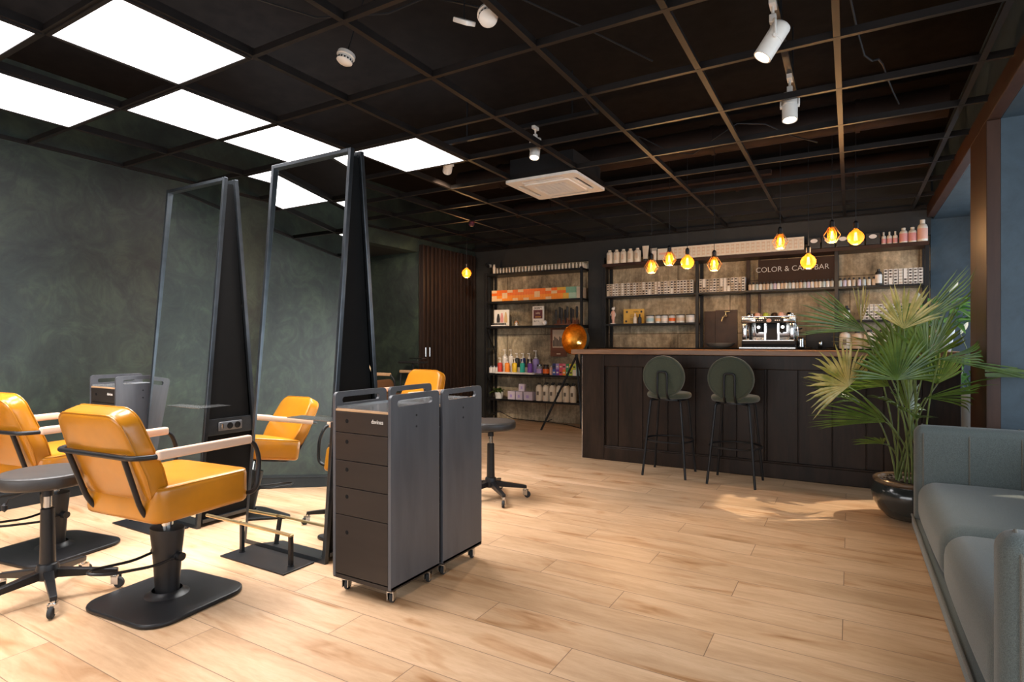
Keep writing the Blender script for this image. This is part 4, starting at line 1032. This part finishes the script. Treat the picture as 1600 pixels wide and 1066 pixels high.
p = bottle('bottle', '', .036, .150, 'cream', 'cream', 'medium bottles with red labels on the top board', cap_h=.16, shoulder=.22, neck=.45, labelmat='paint_salmon', lz=(.08,.72))
place(p, [(.470+k*.075, YT-.01, ZT, ('left','right')[k]+' medium white bottle with a red label on the top board') for k in range(2)])
p = bottle('bottle', 'largest white bottle at the right end of the top board', .0435, .215, 'cream', 'cream', None, cap_h=.18, shoulder=.22, neck=.45, labelmat='paint_peach', lz=(.12,.72)); p.location = (.6275, 7.075, ZT)

# -- right unit: columns of hair colour cartons (five high)
variants = []
for mt in ('swatch_black', 'swatch_grey', 'swatch_brown', 'paper_white', 'carton'):
    for base in ('carton', 'paper_white'):
        t = MB().box(-.0175, .0175, -.045, .045, 0, .0312).box(-.0135, .0075, -.0456, -.045, .006, .023, 1).box(.0105, .0145, -.0456, -.045, .003, .028, 2).build('hair_colour_box', [base, mt, 'swatch_grey'])
        variants.append((t, mt)); t['category'] = 'box'
used = set(); rnd = random.Random(5)
place_names = {'swatch_black': 'a black', 'swatch_grey': 'a grey', 'swatch_brown': 'a brown', 'paper_white': 'a pale', 'carton': 'a tan'}
def columns(x0, n, z, where, rows=5, pw=.0385, light=.5):
    for k in range(n):
        lo = rnd.random(); split = rnd.choice((0, 0, 2, 3)); v1 = rnd.randrange(10); v2 = rnd.randrange(10)
        for j in range(rows):
            vi = v1 if j < split else v2
            if light > .6: vi = (vi//2)*2+1
            src_, mt = variants[vi]
            lab = 'hair colour carton, %s column from the left, %s box up, %s' % (nth(k), nth(j), where)
            if vi in used: o = dup(src_, None, None, lab)
            else: o = src_; used.add(vi); o['label'] = lab
            o['group'] = 'hair colour cartons '+where; o.location = (x0+k*pw, 7.12, z+j*.0314)
columns(-2.695, 28, 1.7226, 'left of the bar shelf', pw=.0392)
columns(-1.530, 13, 1.7226, 'just left of the sign', pw=.0395, rows=5)
columns(.320, 8, 1.7226, 'shelf end above palm', pw=.042, light=1)
columns(.115, 9, 1.3676, 'behind palm leaves', rows=5, pw=.0405, light=1)
for v, _ in variants:
    if 'label' not in v: bpy.data.objects.remove(v)
# small dropper bottles in front of the sign
rnd = random.Random(9); lm = ['paint_beige', 'cream', 'paint_sky_pale', 'paint_pale_lilac', 'paper_white', 'carton']
for gi, mt in enumerate(lm):
    p = bottle('small_bottle', '', .0175, .088, mt, 'ink', 'small black-capped bottles below the sign', cap_h=.25, shoulder=.1, neck=.5, n=12)
    nm = {'paint_beige': 'beige', 'cream': 'cream', 'paint_sky_pale': 'pale blue', 'paint_pale_lilac': 'pale lilac', 'carton': 'tan', 'paper_white': 'white'}[mt]
    p['group'] = 'small %s black-capped bottles below the sign' % nm
    sp = [(-.985+k*.0372, 7.075, 1.7226, 'small %s bottle with black cap, %s from the left below the sign' % (nm, nth(k))) for k in range(23) if (k*7+k//3) % 6 == gi]
    sp += [(-.088+k*.041, 7.075, 1.7226, 'small %s bottle with black cap, %s from the upright right of the sign' % (nm, nth(k))) for k in range(4) if (k+2) % 6 == gi] + [(.085+k*.043, 7.075, 1.7226, 'small %s bottle, %s of the four beside the taller black bottle' % (nm, nth(k))) for k in range(4) if (k*5+3) % 6 == gi]
    place(p, sp)
p = bottle('bottle', 'black bottle with a white label left of the cartons on the right shelf', .031, .165, 'ink', 'ink', cap_h=.14, shoulder=.2, neck=.4, labelmat='paper_white', lz=(.12,.75)); p.location = (.255, 7.075, 1.7226)
p = bottle('bottle', 'dark bottle with a pale label half hidden by the palm, left of the lower cartons', .03, .15, 'ink', 'ink', cap_h=.14, shoulder=.2, neck=.4, labelmat='paper_white', lz=(.12,.75)); p.location = (-.03, 7.075, 1.3676)
# -- right unit, lower left shelf
t = thing('figurine', 'small pale standing figurine at the left end of the lower shelf', 'figurine', (-2.63, 7.09, 1.3676))
MB().box(-.03, .03, -.02, .02, 0, .008).build('base', 'white_gloss', t)
MB().lathe([(.018,.008), (.016,.04), (.024,.075), (.020,.10), (.027,.135), (.024,.155), (.010,.168), (.010,.172)], 18, M=Matrix.Diagonal((1,.6,1,1))).build('body', 'paint_peach', t)
MB().sphere((0,0,.192), .021, n=16).sphere((.012,.0,.205), .014, n=12).build('head', 'white_gloss', t)
MB().tube([(-.025,0,.14), (-.034,-.005,.115), (-.022,-.012,.10)], .005, 6).build('arm', 'white_gloss', t); MB().tube([(.025,0,.14), (.034,-.005,.115), (.026,-.010,.09)], .005, 6).build('arm', 'white_gloss', t)
t = thing('gift_card', 'mustard yellow printed card leaning on the lower shelf', 'card', (-2.375, 7.15, 1.3676))
BX(-.135, .135, -.006, .006, 0, .185).build('card', 'paint_mustard', t); text_mesh('lettering', 'Hello', .03, 'ink', t, (.03,-.007,.15), extrude=.0006)
for z in (.045, .065, .085, .105): BX(-.05, .06, -.0068, -.006, z, z+.005).build('lettering', 'ink', t)
for x in (-.09, .10, -.10): MB().lathe([(.001,0), (.014,0)], 12, M=Matrix.Translation((x, -.0068, .15 if x > -.095 else .03)) @ Matrix.Rotation(R(90), 4, 'X'), cap=False).build('emblem', 'ink', t)
q = bottle('bottle', 'small white bottle standing in front of the yellow card', .024, .125, 'cream', 'cream', cap_h=.3, shoulder=.25, neck=.35); q.location = (-2.33, 7.06, 1.3676)
q = bottle('bottle', 'small black bottle standing right of the white one by the yellow card', .024, .115, 'ink', 'ink', cap_h=.3, shoulder=.25, neck=.35); q.location = (-2.27, 7.06, 1.3676)
for k, (x, w, mt) in enumerate(((-2.145, .050, 'paint_sky'), (-2.045, .036, 'paint_sand'), (-1.965, .042, 'paper_white'), (-1.875, .040, 'paint_orange'), (-1.775, .052, 'paint_beige'), (-1.655, .052, 'white_gloss'))):
    t = thing('tin', ('first','second','third','fourth','fifth','last')[k]+' white tin from the left in the row on the lower shelf', 'tin', (x, 7.09, 1.3676), 0, 'white tins on the lower shelf')
    MB().cyl((0,0,0), (0,0,.088), w, n=22).build('body', 'white_ceramic', t); MB().cyl((0,0,.088), (0,0,.10), w*1.02, n=22).build('lid', 'ink', t); MB().lathe([(w*1.008,.02), (w*1.008,.06)], 22, cap=False).build('paper_label', mt, t)
# -- on the back worktop
ZB = 1.0626
p = bottle('bottle', '', .052, .195, 'cream', 'ink', 'large bottles with black caps behind the palm', cap_h=.12, shoulder=.22, neck=.40, n=22)
MB().box(-.02, .014, -.0532, -.052, .04, .10).build('paper_label', 'swatch_grey', p)
place(p, [(-.045, 7.0, ZB, 'large white bottle with black cap on the back worktop, nearest the black tablet'), (.175, 7.0, ZB, 'large cream bottle with black cap, third in the row behind the palm'), (.285, 7.0, ZB, 'large cream bottle with black cap, fourth in the row behind the palm')])
p2 = bottle('bottle', '', .050, .185, 'paint_beige', 'ink', None, cap_h=.12, shoulder=.22, neck=.40, n=22)
place(p2, [(.065, 7.0, ZB, 'large beige bottle with black cap, second in the row behind the palm'), (.395, 7.0, ZB, 'large beige bottle with black cap at the right end of the row behind the palm')])
t = thing('tablet_stand', 'black flat till screen on the back worktop right of the coffee machine', 'screen', (-.28, 6.98, ZB))
MB().rbox(-.13, .13, -.008, .008, .01, .185, .006).build('screen', 'black_plastic', t); MB().box(-.06, .06, 0, .08, 0, .01).build('foot', 'black_plastic', t)
t = thing('milk_jug', 'steel milk jug between the coffee machine and the black screen', 'jug', (-.455, 6.93, ZB)); MB().lathe([(.034,0), (.036,.02), (.030,.09), (.031,.12)], 20, cap=False).lathe([(.001,.001), (.034,.001)], 20, cap=False).build('body', 'steel', t, solid=.002); MB().tube([(.03,0,.10), (.055,0,.095), (.055,0,.04), (.034,0,.03)], .004, 8, fillet=.012).build('handle', 'black_plastic', t)
t = thing('small_jug', 'small steel cup standing in front of the black screen', 'cup', (-.27, 6.90, ZB)); MB().lathe([(.018,0), (.019,.05), (.019,.085)], 16, cap=False).lathe([(.001,.001), (.018,.001)], 16, cap=False).build('body', 'steel', t, solid=.002)
t = thing('washbasin', 'shallow round grey bowl basin under the brass tap', 'basin', (-1.30, 7.02, ZB)); MB().lathe([(.06,0), (.13,.02), (.165,.058), (.163,.060), (.125,.024), (.001,.008)], 32, cap=False).build('bowl', 'stone', t)
t = thing('wall_tap', 'small brass tap on a dark copper plate on the back wall', 'tap', (-1.29, 7.355, 1.25))
BX(-.125, .125, -.008, .014, -.19, .27).build('back_plate', 'copper_dark', t)
BX(-.26, -.13, -.0, .014, -.19, .26).build('side_plate', 'copper_dark', t)
MB().cyl((.0,-.008,.20), (.0,-.06,.20), .014, n=14).tube([(0,-.05,.20), (-.0,-.11,.20), (-.02,-.12,.18), (-.035,-.125,.13)], .010, 10, fillet=.03).build('spout', 'brass', t)
MB().cyl((0,-.05,.20), (.0,-.05,.245), .009, n=10).rbox(-.015, .05, -.06, -.04, .243, .256, .004).build('handle', 'brass', t)
t = thing('wall_valve', 'small brass valve low on the wall left of the coffee machine', 'valve', (-1.02, 7.10, ZB+.08)); MB().cyl((0,0,0), (0,-.06,0), .012, n=10).cyl((-.03,-.04,0), (.03,-.04,0), .007, n=8).build('body', 'brass', t); MB().box(-.04, -.01, -.05, .05, -.08, .012).build('bracket', 'black_metal', t)
# coffee machine
t = thing('coffee_machine', 'chrome two-group espresso machine on the back worktop under the sign', 'coffee machine', (-.765, 6.94, ZB))
MB().rbox(-.27, .27, -.13, .20, .010, .040, .006).build('base', 'black_plastic', t)
BX(-.29, .27, -.165, .18, .0, .012).build('foot_tray', 'steel', t)
MB().rbox(-.265, .265, -.17, .18, .040, .085, .004).build('drip_tray', 'black_plastic', t); MB().box(-.255, .255, -.165, .10, .085, .090).build('drip_grille', 'steel', t)
MB().rbox(-.265, .265, .02, .19, .09, .335, .006).build('body', 'chrome', t)
MB().rbox(-.270, .270, -.15, .19, .275, .340, .010).build('top_housing', 'chrome', t)
c = MB().box(-.125, .155, -.1525, -.150, .280, .325).build('control_panel', 'black_plastic', t)
for x in (-.10, -.08, -.06, .075, .095, .115): MB().box(x-.006, x+.006, -.154, -.1525, .297, .309).build('button', 'white_gloss', c)
MB().lathe([(.001,.003), (.024,.002), (.026,0)], 20, M=Matrix.Translation((.01,-.1525,.302)) @ Matrix.Rotation(R(90), 4, 'X') @ Matrix.Diagonal((1,.8,1,1)), cap=False).build('badge', 'paint_peach', c)
for x in (-.24, .235): MB().rbox(x-.022, x+.022, -.14, -.10, .09, .275, .008).build('pillar', 'chrome', t)
MB().box(-.03, .075, .012, .019, .09, .275).build('back_plate', 'black_plastic', t)
for x in (-.045, .09): MB().box(x-.009, x+.009, -.0, .022, .09, .275).build('pillar', 'steel', t)
for x in (-.10, .14):
    g = MB().cyl((x,-.06,.205), (x,-.06,.28), .034, n=20).build('group_head', 'black_plastic', t)
    MB().cyl((x,-.06,.178), (x,-.06,.205), .034, n=20).cyl((x,-.09,.190), (x,-.19,.178), .011, .014, n=12).build('portafilter', 'black_plastic', g)
    MB().lathe([(.001,.0), (.018,.0), (.020,-.004)], 16, M=Matrix.Translation((x,-.0945,.232)) @ Matrix.Rotation(R(90), 4, 'X'), cap=False).build('ring', 'chrome', g)
MB().tube([(.262,-.09,.28), (.285,-.11,.24), (.29,-.13,.13)], .005, 8, fillet=.02).tube([(-.205,-.09,.28), (-.20,-.12,.24), (-.185,-.13,.12)], .005, 8, fillet=.02).build('steam_wand', 'chrome', t)
MB().cyl((.27,-.10,.20), (.33,-.11,.215), .008, n=10).build('steam_knob', 'black_plastic', t)
MB().tube([(-.265,-.14,.345), (.265,-.14,.345), (.265,.17,.345), (-.265,.17,.345)], .004, 6, closed=True).build('cup_rail', 'chrome', t)
for k, (x, y, mt, nm) in enumerate(((-.20, -.08, 'steel', 'steel cup'), (-.11, -.11, 'paint_peach', 'pink cup'), (-.155, .04, 'brown_glass', 'brown cup'), (-.03, -.08, 'paint_lime', 'pale green cup'), (.035, .05, 'steel', 'steel cup'), (.06, -.06, 'copper_dark', 'copper cup'), (.125, -.11, 'paint_peach', 'peach-coloured cup'), (.20, -.07, 'chrome', 'chrome cup'))):
    t = thing('cup', '%s upside down on the coffee machine, %s' % (nm, ('leftmost','second from the left in front','in the rear left','third in front','in the rear middle','fourth in front','fifth in front','rightmost')[k]), 'cup', (-.765+x, 6.94+y, ZB+.341))
    MB().lathe([(.029,0), (.030,.004), (.026,.034), (.018,.048), (.001,.050)], 18, cap=False).build('body', mt, t, solid=.001)
    MB().tube([(.024,0,.035), (.040,0,.033), (.040,0,.015), (.028,0,.010)], .0028, 6, fillet=.008).build('handle', mt, t)
# sign board between the shelves
t = thing('bar_sign', 'dark brown metal sign reading COLOR & CARE BAR on the back wall', 'sign', (-.53, 7.31, 1.91))
BX(-.385, .385, -.008, .008, -.17, .175).build('board', 'sign_board', t)
for k, z in enumerate((.06,)):
    text_mesh('lettering', 'COLOR & CARE BAR', .084, 'white_gloss', t, (-.045, -.011, z), extrude=.002, sx=.98, offset=-.001)
# -- tripod floor lamp
t = thing('floor_lamp', 'tripod floor lamp with a round dish shade, gold inside and teal outside', 'floor lamp', (-2.98, 6.72, 0))
for (x, y) in ((-.45, -.10), (.22, -.30), (.12, .38)):
    MB().sqt([(x, y, 0), (x*.02, y*.02, .94)], .020).build('leg', 'black_metal', t)
MB().cyl((0,0,.90), (0,0,1.0), .018, n=14).build('hub', 'black_metal', t)
MB().cyl((-.45+.03,-.10,.115), (-.34,-.10,.115), .008, n=8).cyl((-.36,-.085,.12), (-.30,-.085,.15), .006, n=6).build('clamp_knob', 'black_metal', t)
D = Matrix.Translation((0,0,1.165)) @ Matrix.Rotation(R(-12), 4, 'Z') @ Matrix.Rotation(R(86), 4, 'X')
dish = [(.001,-.115), (.05,-.112), (.10,-.098), (.145,-.068), (.175,-.030), (.188,.0), (.192,.05)]
MB().lathe(dish, 40, M=D, cap=False).build('shade', 'teal_paint', t)
inn = [(r*.975, z+.004) for r, z in dish]; m = MB().lathe(inn, 40, M=D, cap=False); m.build('shade_lining', 'gold_leaf', t)
MB().tube([tuple(D @ Vector((.192*math.cos(2*PI*k/40), .192*math.sin(2*PI*k/40), .05))) for k in range(40)], .003, 6, closed=True).build('rim', 'gold_leaf', t)
q = MB(); q.lathe([(.001,.040), (.018,.03), (.026,.005), (.022,-.02), (.014,-.04)], 18, M=D @ Matrix.Translation((.045,-.04,.0))).build('bulb', 'jar_glass', t)
MB().cyl(D @ Vector((.045,-.045,-.025)), D @ Vector((.045,-.04,.02)), .005, n=8).build('filament', 'filament', t)
add_light('floor_lamp_light', 'POINT', D @ Vector((.045,-.04,.05)), .22, (1.0,.52,.16), parent=t, shadow_soft_size=.03)
# cable trailing along the wall foot
o = MB().tube([(-4.45,7.05,.10), (-4.40,7.15,.14), (-4.25,7.30,.02), (-3.8,7.28,.008), (-3.6,7.22,.02), (-3.3,7.18,.008), (-3.0,6.95,.008), (-2.80,6.9,.008)], .005, 6, fillet=.05).build('cable', 'black_plastic'); tag(o, 'thin black cable trailing along the foot of the concrete wall', 'cable')

# ------------------------------------------------------------------ pendant bulbs
def pendant(loc, kind, label, grp, pw=7):
    x, y, z = loc
    t = thing('pendant_lamp', label, 'pendant lamp', (x, y, z), 0, grp)
    MB().cyl((0,0,.13), (0,0,HS-z), .0028, n=6).build('cord', 'black_plastic', t)
    MB().lathe([(.006,.135), (.013,.13), (.017,.12), (.019,.118), (.019,.075), (.015,.07)], 18).build('socket', 'black_metal', t)
    if kind == 'globe': prof = [(.012,.078), (.016,.066), (.030,.052), (.048,.036), (.060,.012), (.062,-.006), (.054,-.032), (.034,-.054), (.014,-.062), (.001,-.063)]
    else: prof = [(.012,.078), (.015,.066), (.028,.045), (.036,.015), (.037,-.006), (.030,-.032), (.016,-.046), (.001,-.050)]
    MB().lathe(prof, 28, cap=False).build('bulb', 'amber_glass', t)
    m = MB()
    for k in range(4): a = PI/2*k+.4; m.cyl((.006*math.cos(a), .006*math.sin(a), .040), (.012*math.cos(a), .012*math.sin(a), -.026), .0026, n=5)
    m.build('filament', 'filament', t)
    if kind == 'cage':
        m = MB(); N = 8
        up = [(.022*math.cos(2*PI*k/N), .022*math.sin(2*PI*k/N), .082) for k in range(N)]
        mid = [(.068*math.cos(2*PI*(k+.5)/N), .068*math.sin(2*PI*(k+.5)/N), .006) for k in range(N)]
        lo = [(.034*math.cos(2*PI*k/N), .034*math.sin(2*PI*k/N), -.052) for k in range(N)]
        for k in range(N):
            for a, b in ((up[k], mid[k]), (up[k], mid[k-1]), (mid[k], lo[k]), (mid[k], lo[(k+1) % N]), (lo[k], lo[(k+1) % N])): m.cyl(a, b, .0019, n=5)
        m.build('wire_cage', 'brass', t)
    add_light('bulb_light', 'POINT', (0,0,-.075), pw, (1.0,.60,.28), parent=t, shadow_soft_size=.04)
places = ['leftmost and lowest of the left four', 'second from the left over the bar', None, 'fourth from the left over the bar', 'fifth from the left, above the coffee machine', None, 'second from the right over the bar', None]
for k, ((u, v), kind) in enumerate((((1018,418), 'cage'), ((1046,406), 'cage'), ((1074,410), 'globe'), ((1116,414), 'cage'), ((1219,379), 'cage'), ((1263,409), 'globe'), ((1300,369), 'cage'), ((1337,371), 'globe'))):
    p = atY(u, v, 5.5)
    if kind == 'cage': lab = 'glowing amber bulb in a diamond wire cage, '+places[k]
    else: lab = {2: 'bare round glowing amber bulb between the left wire-caged bulbs', 5: 'bare round glowing amber bulb hanging in front of the sign letters', 7: 'bare round glowing amber bulb at the right end of the pendants'}[k]
    pendant(p, kind, lab, 'amber pendant bulbs over the bar counter')
pendant(atY(729, 427, 6.26), 'globe', 'single amber pendant bulb hanging before the slatted wooden wall', None, 9)
t = thing('door_handle', 'pair of short steel pull handles on the slatted wall', 'handle', (XL+.07, 6.03, 1.0))
MB().cyl((0.015,0,-.06), (0.015,0,.06), .006, n=8).build('bar', 'chrome', t); MB().cyl((0.015,.085,-.06), (0.015,.085,.06), .006, n=8).build('bar', 'chrome', t)
MB().cyl((-.01,0,0), (.015,0,0), .004, n=6).cyl((-.01,.085,0), (.015,.085,0), .004, n=6).build('mount', 'chrome', t)
# wash-area tray stand seen dimly in the recess
t = thing('tray_stand', 'dark tray on a thin stand in the recess beside the slatted wall', 'stand', (-4.74, 5.79, 0))
MB().lathe([(.17,0), (.17,.015), (.02,.03)], 24).build('base', 'black_metal', t); MB().cyl((0,0,.03), (-.12,0,.86), .013, n=10).build('pole', 'black_metal', t)
MB().rbox(-.28, .06, -.10, .10, .86, .885, .008).build('tray', 'black_plastic', t); MB().box(-.13, .08, -.05, .03, .92, .932).cyl((-.04,0,.885), (-.04,0,.92), .006, n=6).build('holder', 'steel', t)
add_light('recess_lamp', 'AREA', (-5.6, 4.6, 2.30), 10, (1.0,.86,.74), rot=(0,0,0), shape='SQUARE', size=.5)
# ------------------------------------------------------------------ plants
RV = Vector((_c, _s, 0)); FV = Vector((-_s, _c, 0)); ZV = Vector((0, 0, 1))
def frond(t, hub, axis, across, L, n, spread, droop, mat, seed, web=.38, wid=.0145):
    """a fan leaf: folded blades radiating from the hub in the plane of axis and across"""
    rnd = random.Random(seed); axis = axis.normalized(); across = (across-axis*across.dot(axis)).normalized(); nrm = axis.cross(across)
    if nrm.z < 0: nrm = -nrm
    m = MB(); m2 = MB()
    for k in range(n):
        a = R(-spread+2*spread*k/(n-1)) + rnd.uniform(-.03, .03)
        d = axis*math.cos(a) + across*math.sin(a); s_ = across*math.cos(a) - axis*math.sin(a)
        Lk = L*(1-.22*abs(a)/max(.01, R(spread))*(1 if spread > 50 else .5))*rnd.uniform(.86, 1.06); N = 9; vs = []; fs = []
        lift = rnd.uniform(-.03, .05)
        half = R(2*spread/(n-1))/2
        for i in range(N+1):
            q = i/N; r_ = Lk*q
            w = min(max(.0012, r_*math.tan(half)*1.03), wid)
            if q > .45: w *= max(.04, 1-((q-.45)/.55)**1.4)
            c = hub + d*r_ + nrm*(lift*r_) - ZV*(droop*rnd.uniform(.9, 1.1)*L*(q**2.4))
            f = w*.45
            vs += [c-s_*w+nrm*f*.6, c-nrm*f*.4, c+s_*w+nrm*f*.6]
            if i: b = 3*(i-1); fs += [(b,b+1,b+4,b+3), (b+1,b+2,b+5,b+4)]
        m.add(vs, fs, 0, True)
    P0 = t.location; q_ = []
    for v in m.v:                             # blades bend clear of the pier beside them and of the sofa arm below
        x, y, z = v[0]+P0.x, v[1]+P0.y, v[2]+P0.z
        if y > 4.15 and x > .56: x = .56+.10*(1-math.exp(-(x-.56)/.10))
        if x > .29 and y < 4.26 and z < .70: z = .70-.02*math.exp(-(.70-z)/.02)+.0
        q_.append((x-P0.x, y-P0.y, z-P0.z))
    m.v = q_
    o = m.build('frond', mat, t); return o
t = thing('potted_palm', 'large fan palm in a glazed dark pot between the counter and the sofa', 'potted plant', (.335, 4.50, 0))
O_ = Vector((.335, 4.50, 0))
MB().lathe([(.10,0), (.13,.006), (.175,.05), (.208,.11), (.216,.155), (.208,.195), (.188,.218), (.184,.226)], 48).build('pot', 'pot_glaze', t)
MB().lathe([(.184,.218), (.196,.224), (.206,.236), (.206,.250), (.196,.256), (.178,.252), (.172,.235)], 48, cap=False).build('pot_rim', 'pot_rim', t)
m = MB(); rnd = random.Random(2); m.lathe([(.001,.240), (.10,.239), (.176,.234)], 30, cap=False)
for k in range(90): a = rnd.uniform(0, 2*PI); r_ = .165*math.sqrt(rnd.random()); m.sphere((r_*math.cos(a), r_*math.sin(a), .238), rnd.uniform(.004, .011), n=6)
m.build('soil', 'soil', t)
F = [ # hub px, depth Y, image direction (right, up), tilt in depth, length, blades, spread, droop, material
 (1352,518, 4.25, -.93,.42, .0, .46, 15, 24, .09, 'palm_green', .3),
 (1345,505, 4.35, .1,.9, .1, .26, 7, 22, .02, 'palm_yellow', .3),
 (1412,514, 4.12, .05,.98, -.3, .31, 13, 60, .05, 'palm_yellow', .1),
 (1430,512, 4.18, .68,.70, -.2, .50, 13, 20, .04, 'palm_green', .3),
 (1402,594, 4.20, -.02,1.0, -.25, .36, 21, 86, .05, 'palm_green', .05),
 (1326,604, 4.20, -.62,.78, -.2, .36, 17, 84, .13, 'palm_yellow', .1),
 (1384,660, 4.15, -.96,.22, -.1, .46, 13, 34, .07, 'palm_green', .6),
 (1450,560, 4.30, .12,.95, -.1, .44, 17, 62, .05, 'palm_green', .2),
 (1468,562, 4.14, 1.0,.10, -.35, .50, 14, 22, .06, 'palm_green', .5),
 (1446,622, 4.22, .95,.22, -.35, .46, 14, 36, .10, 'palm_green', .6),
 (1390,604, 4.40, -.9,.30, .2, .40, 13, 50, .14, 'palm_green', .7),
 (1418,640, 4.55, .2,.9, .3, .38, 15, 75, .12, 'palm_green', .4),
 (1465,600, 4.75, .2,.8, .3, .38, 13, 60, .16, 'palm_green', .6),
 (1388,540, 4.50, -.95,.12, .1, .36, 7, 9, .03, 'palm_yellow', .5),
 (1380,694, 4.30, -.6,.2, -.1, .20, 9, 50, .10, 'palm_green', .6),
 (1408,640, 4.30, -.5,.3, -.6, .34, 13, 60, .20, 'palm_green', .9),
 (1425,560, 4.65, -.3,.95, .4, .45, 15, 70, .06, 'palm_green', .3),
 (1350,630, 4.45, -.7,.4, .3, .42, 13, 50, .14, 'palm_green', .7),
 (1400,560, 4.45, .1,.9, .0, .30, 13, 60, .05, 'palm_green', .3),
]
for k, (u, v, Y, dr, du, df, L_, n_, sprd, drp, mt, tw) in enumerate(F):
    hub = atY(u, v, Y) - O_
    ax = RV*dr + ZV*du + FV*df
    # the fan's second axis: blends the image plane with the depth direction
    acr = (RV*(du) - ZV*dr)*(1-tw) + FV*tw*(1 if k % 2 else -1) + RV*.01
    frond(t, hub, ax, acr, L_, int(n_*1.25), sprd, drp, mt, k+1)
    a = k*2.4; base = Vector((.075*math.cos(a), .075*math.sin(a), .235))
    mid = base*.45 + hub*.55 + Vector((0,0,.10)) - Vector((hub.x, hub.y, 0))*.22
    pts = [base*(1-q)**2 + mid*2*q*(1-q) + hub*q*q for q in [i/9 for i in range(10)]]
    MB().tube(pts, [.0062-.0025*i/9 for i in range(10)], 7).build('stalk', 'stem_green', t)
def lily(loc, label, potprof, seed, n, size, flowers):
    rnd = random.Random(seed); t = thing('peace_lily', label, 'potted plant', loc)
    MB().lathe(potprof, 32).build('pot', 'white_ceramic', t); h = potprof[-1][1]
    MB().lathe([(.001,h+.002), (potprof[-1][0]*.93,h+.002)], 20, cap=False).build('soil', 'soil', t)
    for k in range(n):
        a = rnd.uniform(0, 2*PI); el = rnd.uniform(.25, 1.35); Ls = size*rnd.uniform(.65, 1.1); st = Ls*.55
        d = Vector((math.cos(a)*math.cos(el), math.sin(a)*math.cos(el), math.sin(el))); base = Vector((.03*math.cos(a), .03*math.sin(a), h))
        side = Vector((-math.sin(a), math.cos(a), 0)); m = MB(); m.tube([base, base+d*st*.6+Vector((0,0,.01)), base+d*st], .003, 5)
        lead = Vector((d.x, d.y, d.z*.25-.15)).normalized(); p0 = base+d*st; vs = []; fs = []; N = 9; wv = .034*rnd.uniform(.8, 1.25); LL = .21*rnd.uniform(.8, 1.2)
        for i in range(N+1):
            q = i/N; c = p0 + (d*(1-q)+lead*q)*LL*q - Vector((0,0,.05*q*q)); w = wv*(math.sin(PI*min(1, q**.8))**.9+.02)
            vs += [c-side*w+Vector((0,0,w*.35)), c, c+side*w+Vector((0,0,w*.35))]
            if i: b = 3*(i-1); fs += [(b,b+1,b+4,b+3), (b+1,b+2,b+5,b+4)]
        m.add(vs, fs, 0, True); m.build('leaf', 'lily_green', t)
    for (fx, fy, fz, dx) in flowers:
        m = MB().tube([(0,0,h), (fx*.35, fy*.35, h+(fz-h)*.6), (fx, fy, fz)], .003, 6); m.build('flower_stalk', 'stem_green', t)
        f = MB(); vs = []; fs = []
        for i in range(8):
            q = i/7; c = Vector((fx+dx*.05*q, fy, fz+.11*q)); w = .020*math.sin(PI*min(1, q*.95+.03)); vs += [c+Vector((-w,.0,0)), c+Vector((0,.012*math.sin(PI*q),0)), c+Vector((w,0,0))]
            if i: b = 3*(i-1); fs += [(b,b+1,b+4,b+3), (b+1,b+2,b+5,b+4)]
        f.add(vs, fs, 0, True); f.build('flower', 'lily_white', t)
    return t
lily((.60, 5.50, 1.060), 'peace lily in a white pot standing on the right end of the bar counter', [(.060,0), (.066,.006), (.088,.15), (.090,.165)], 11, 34, .30, [(.07,.10,.44,1), (-.12,-.02,.36,-.6)])
lily((.93, 6.30, 0), 'tall white planter with a leafy peace lily in the far window bay', [(.10,0), (.12,.01), (.15,.62), (.15,.70)], 5, 40, .40, [(-.1,.0,1.20,1)])
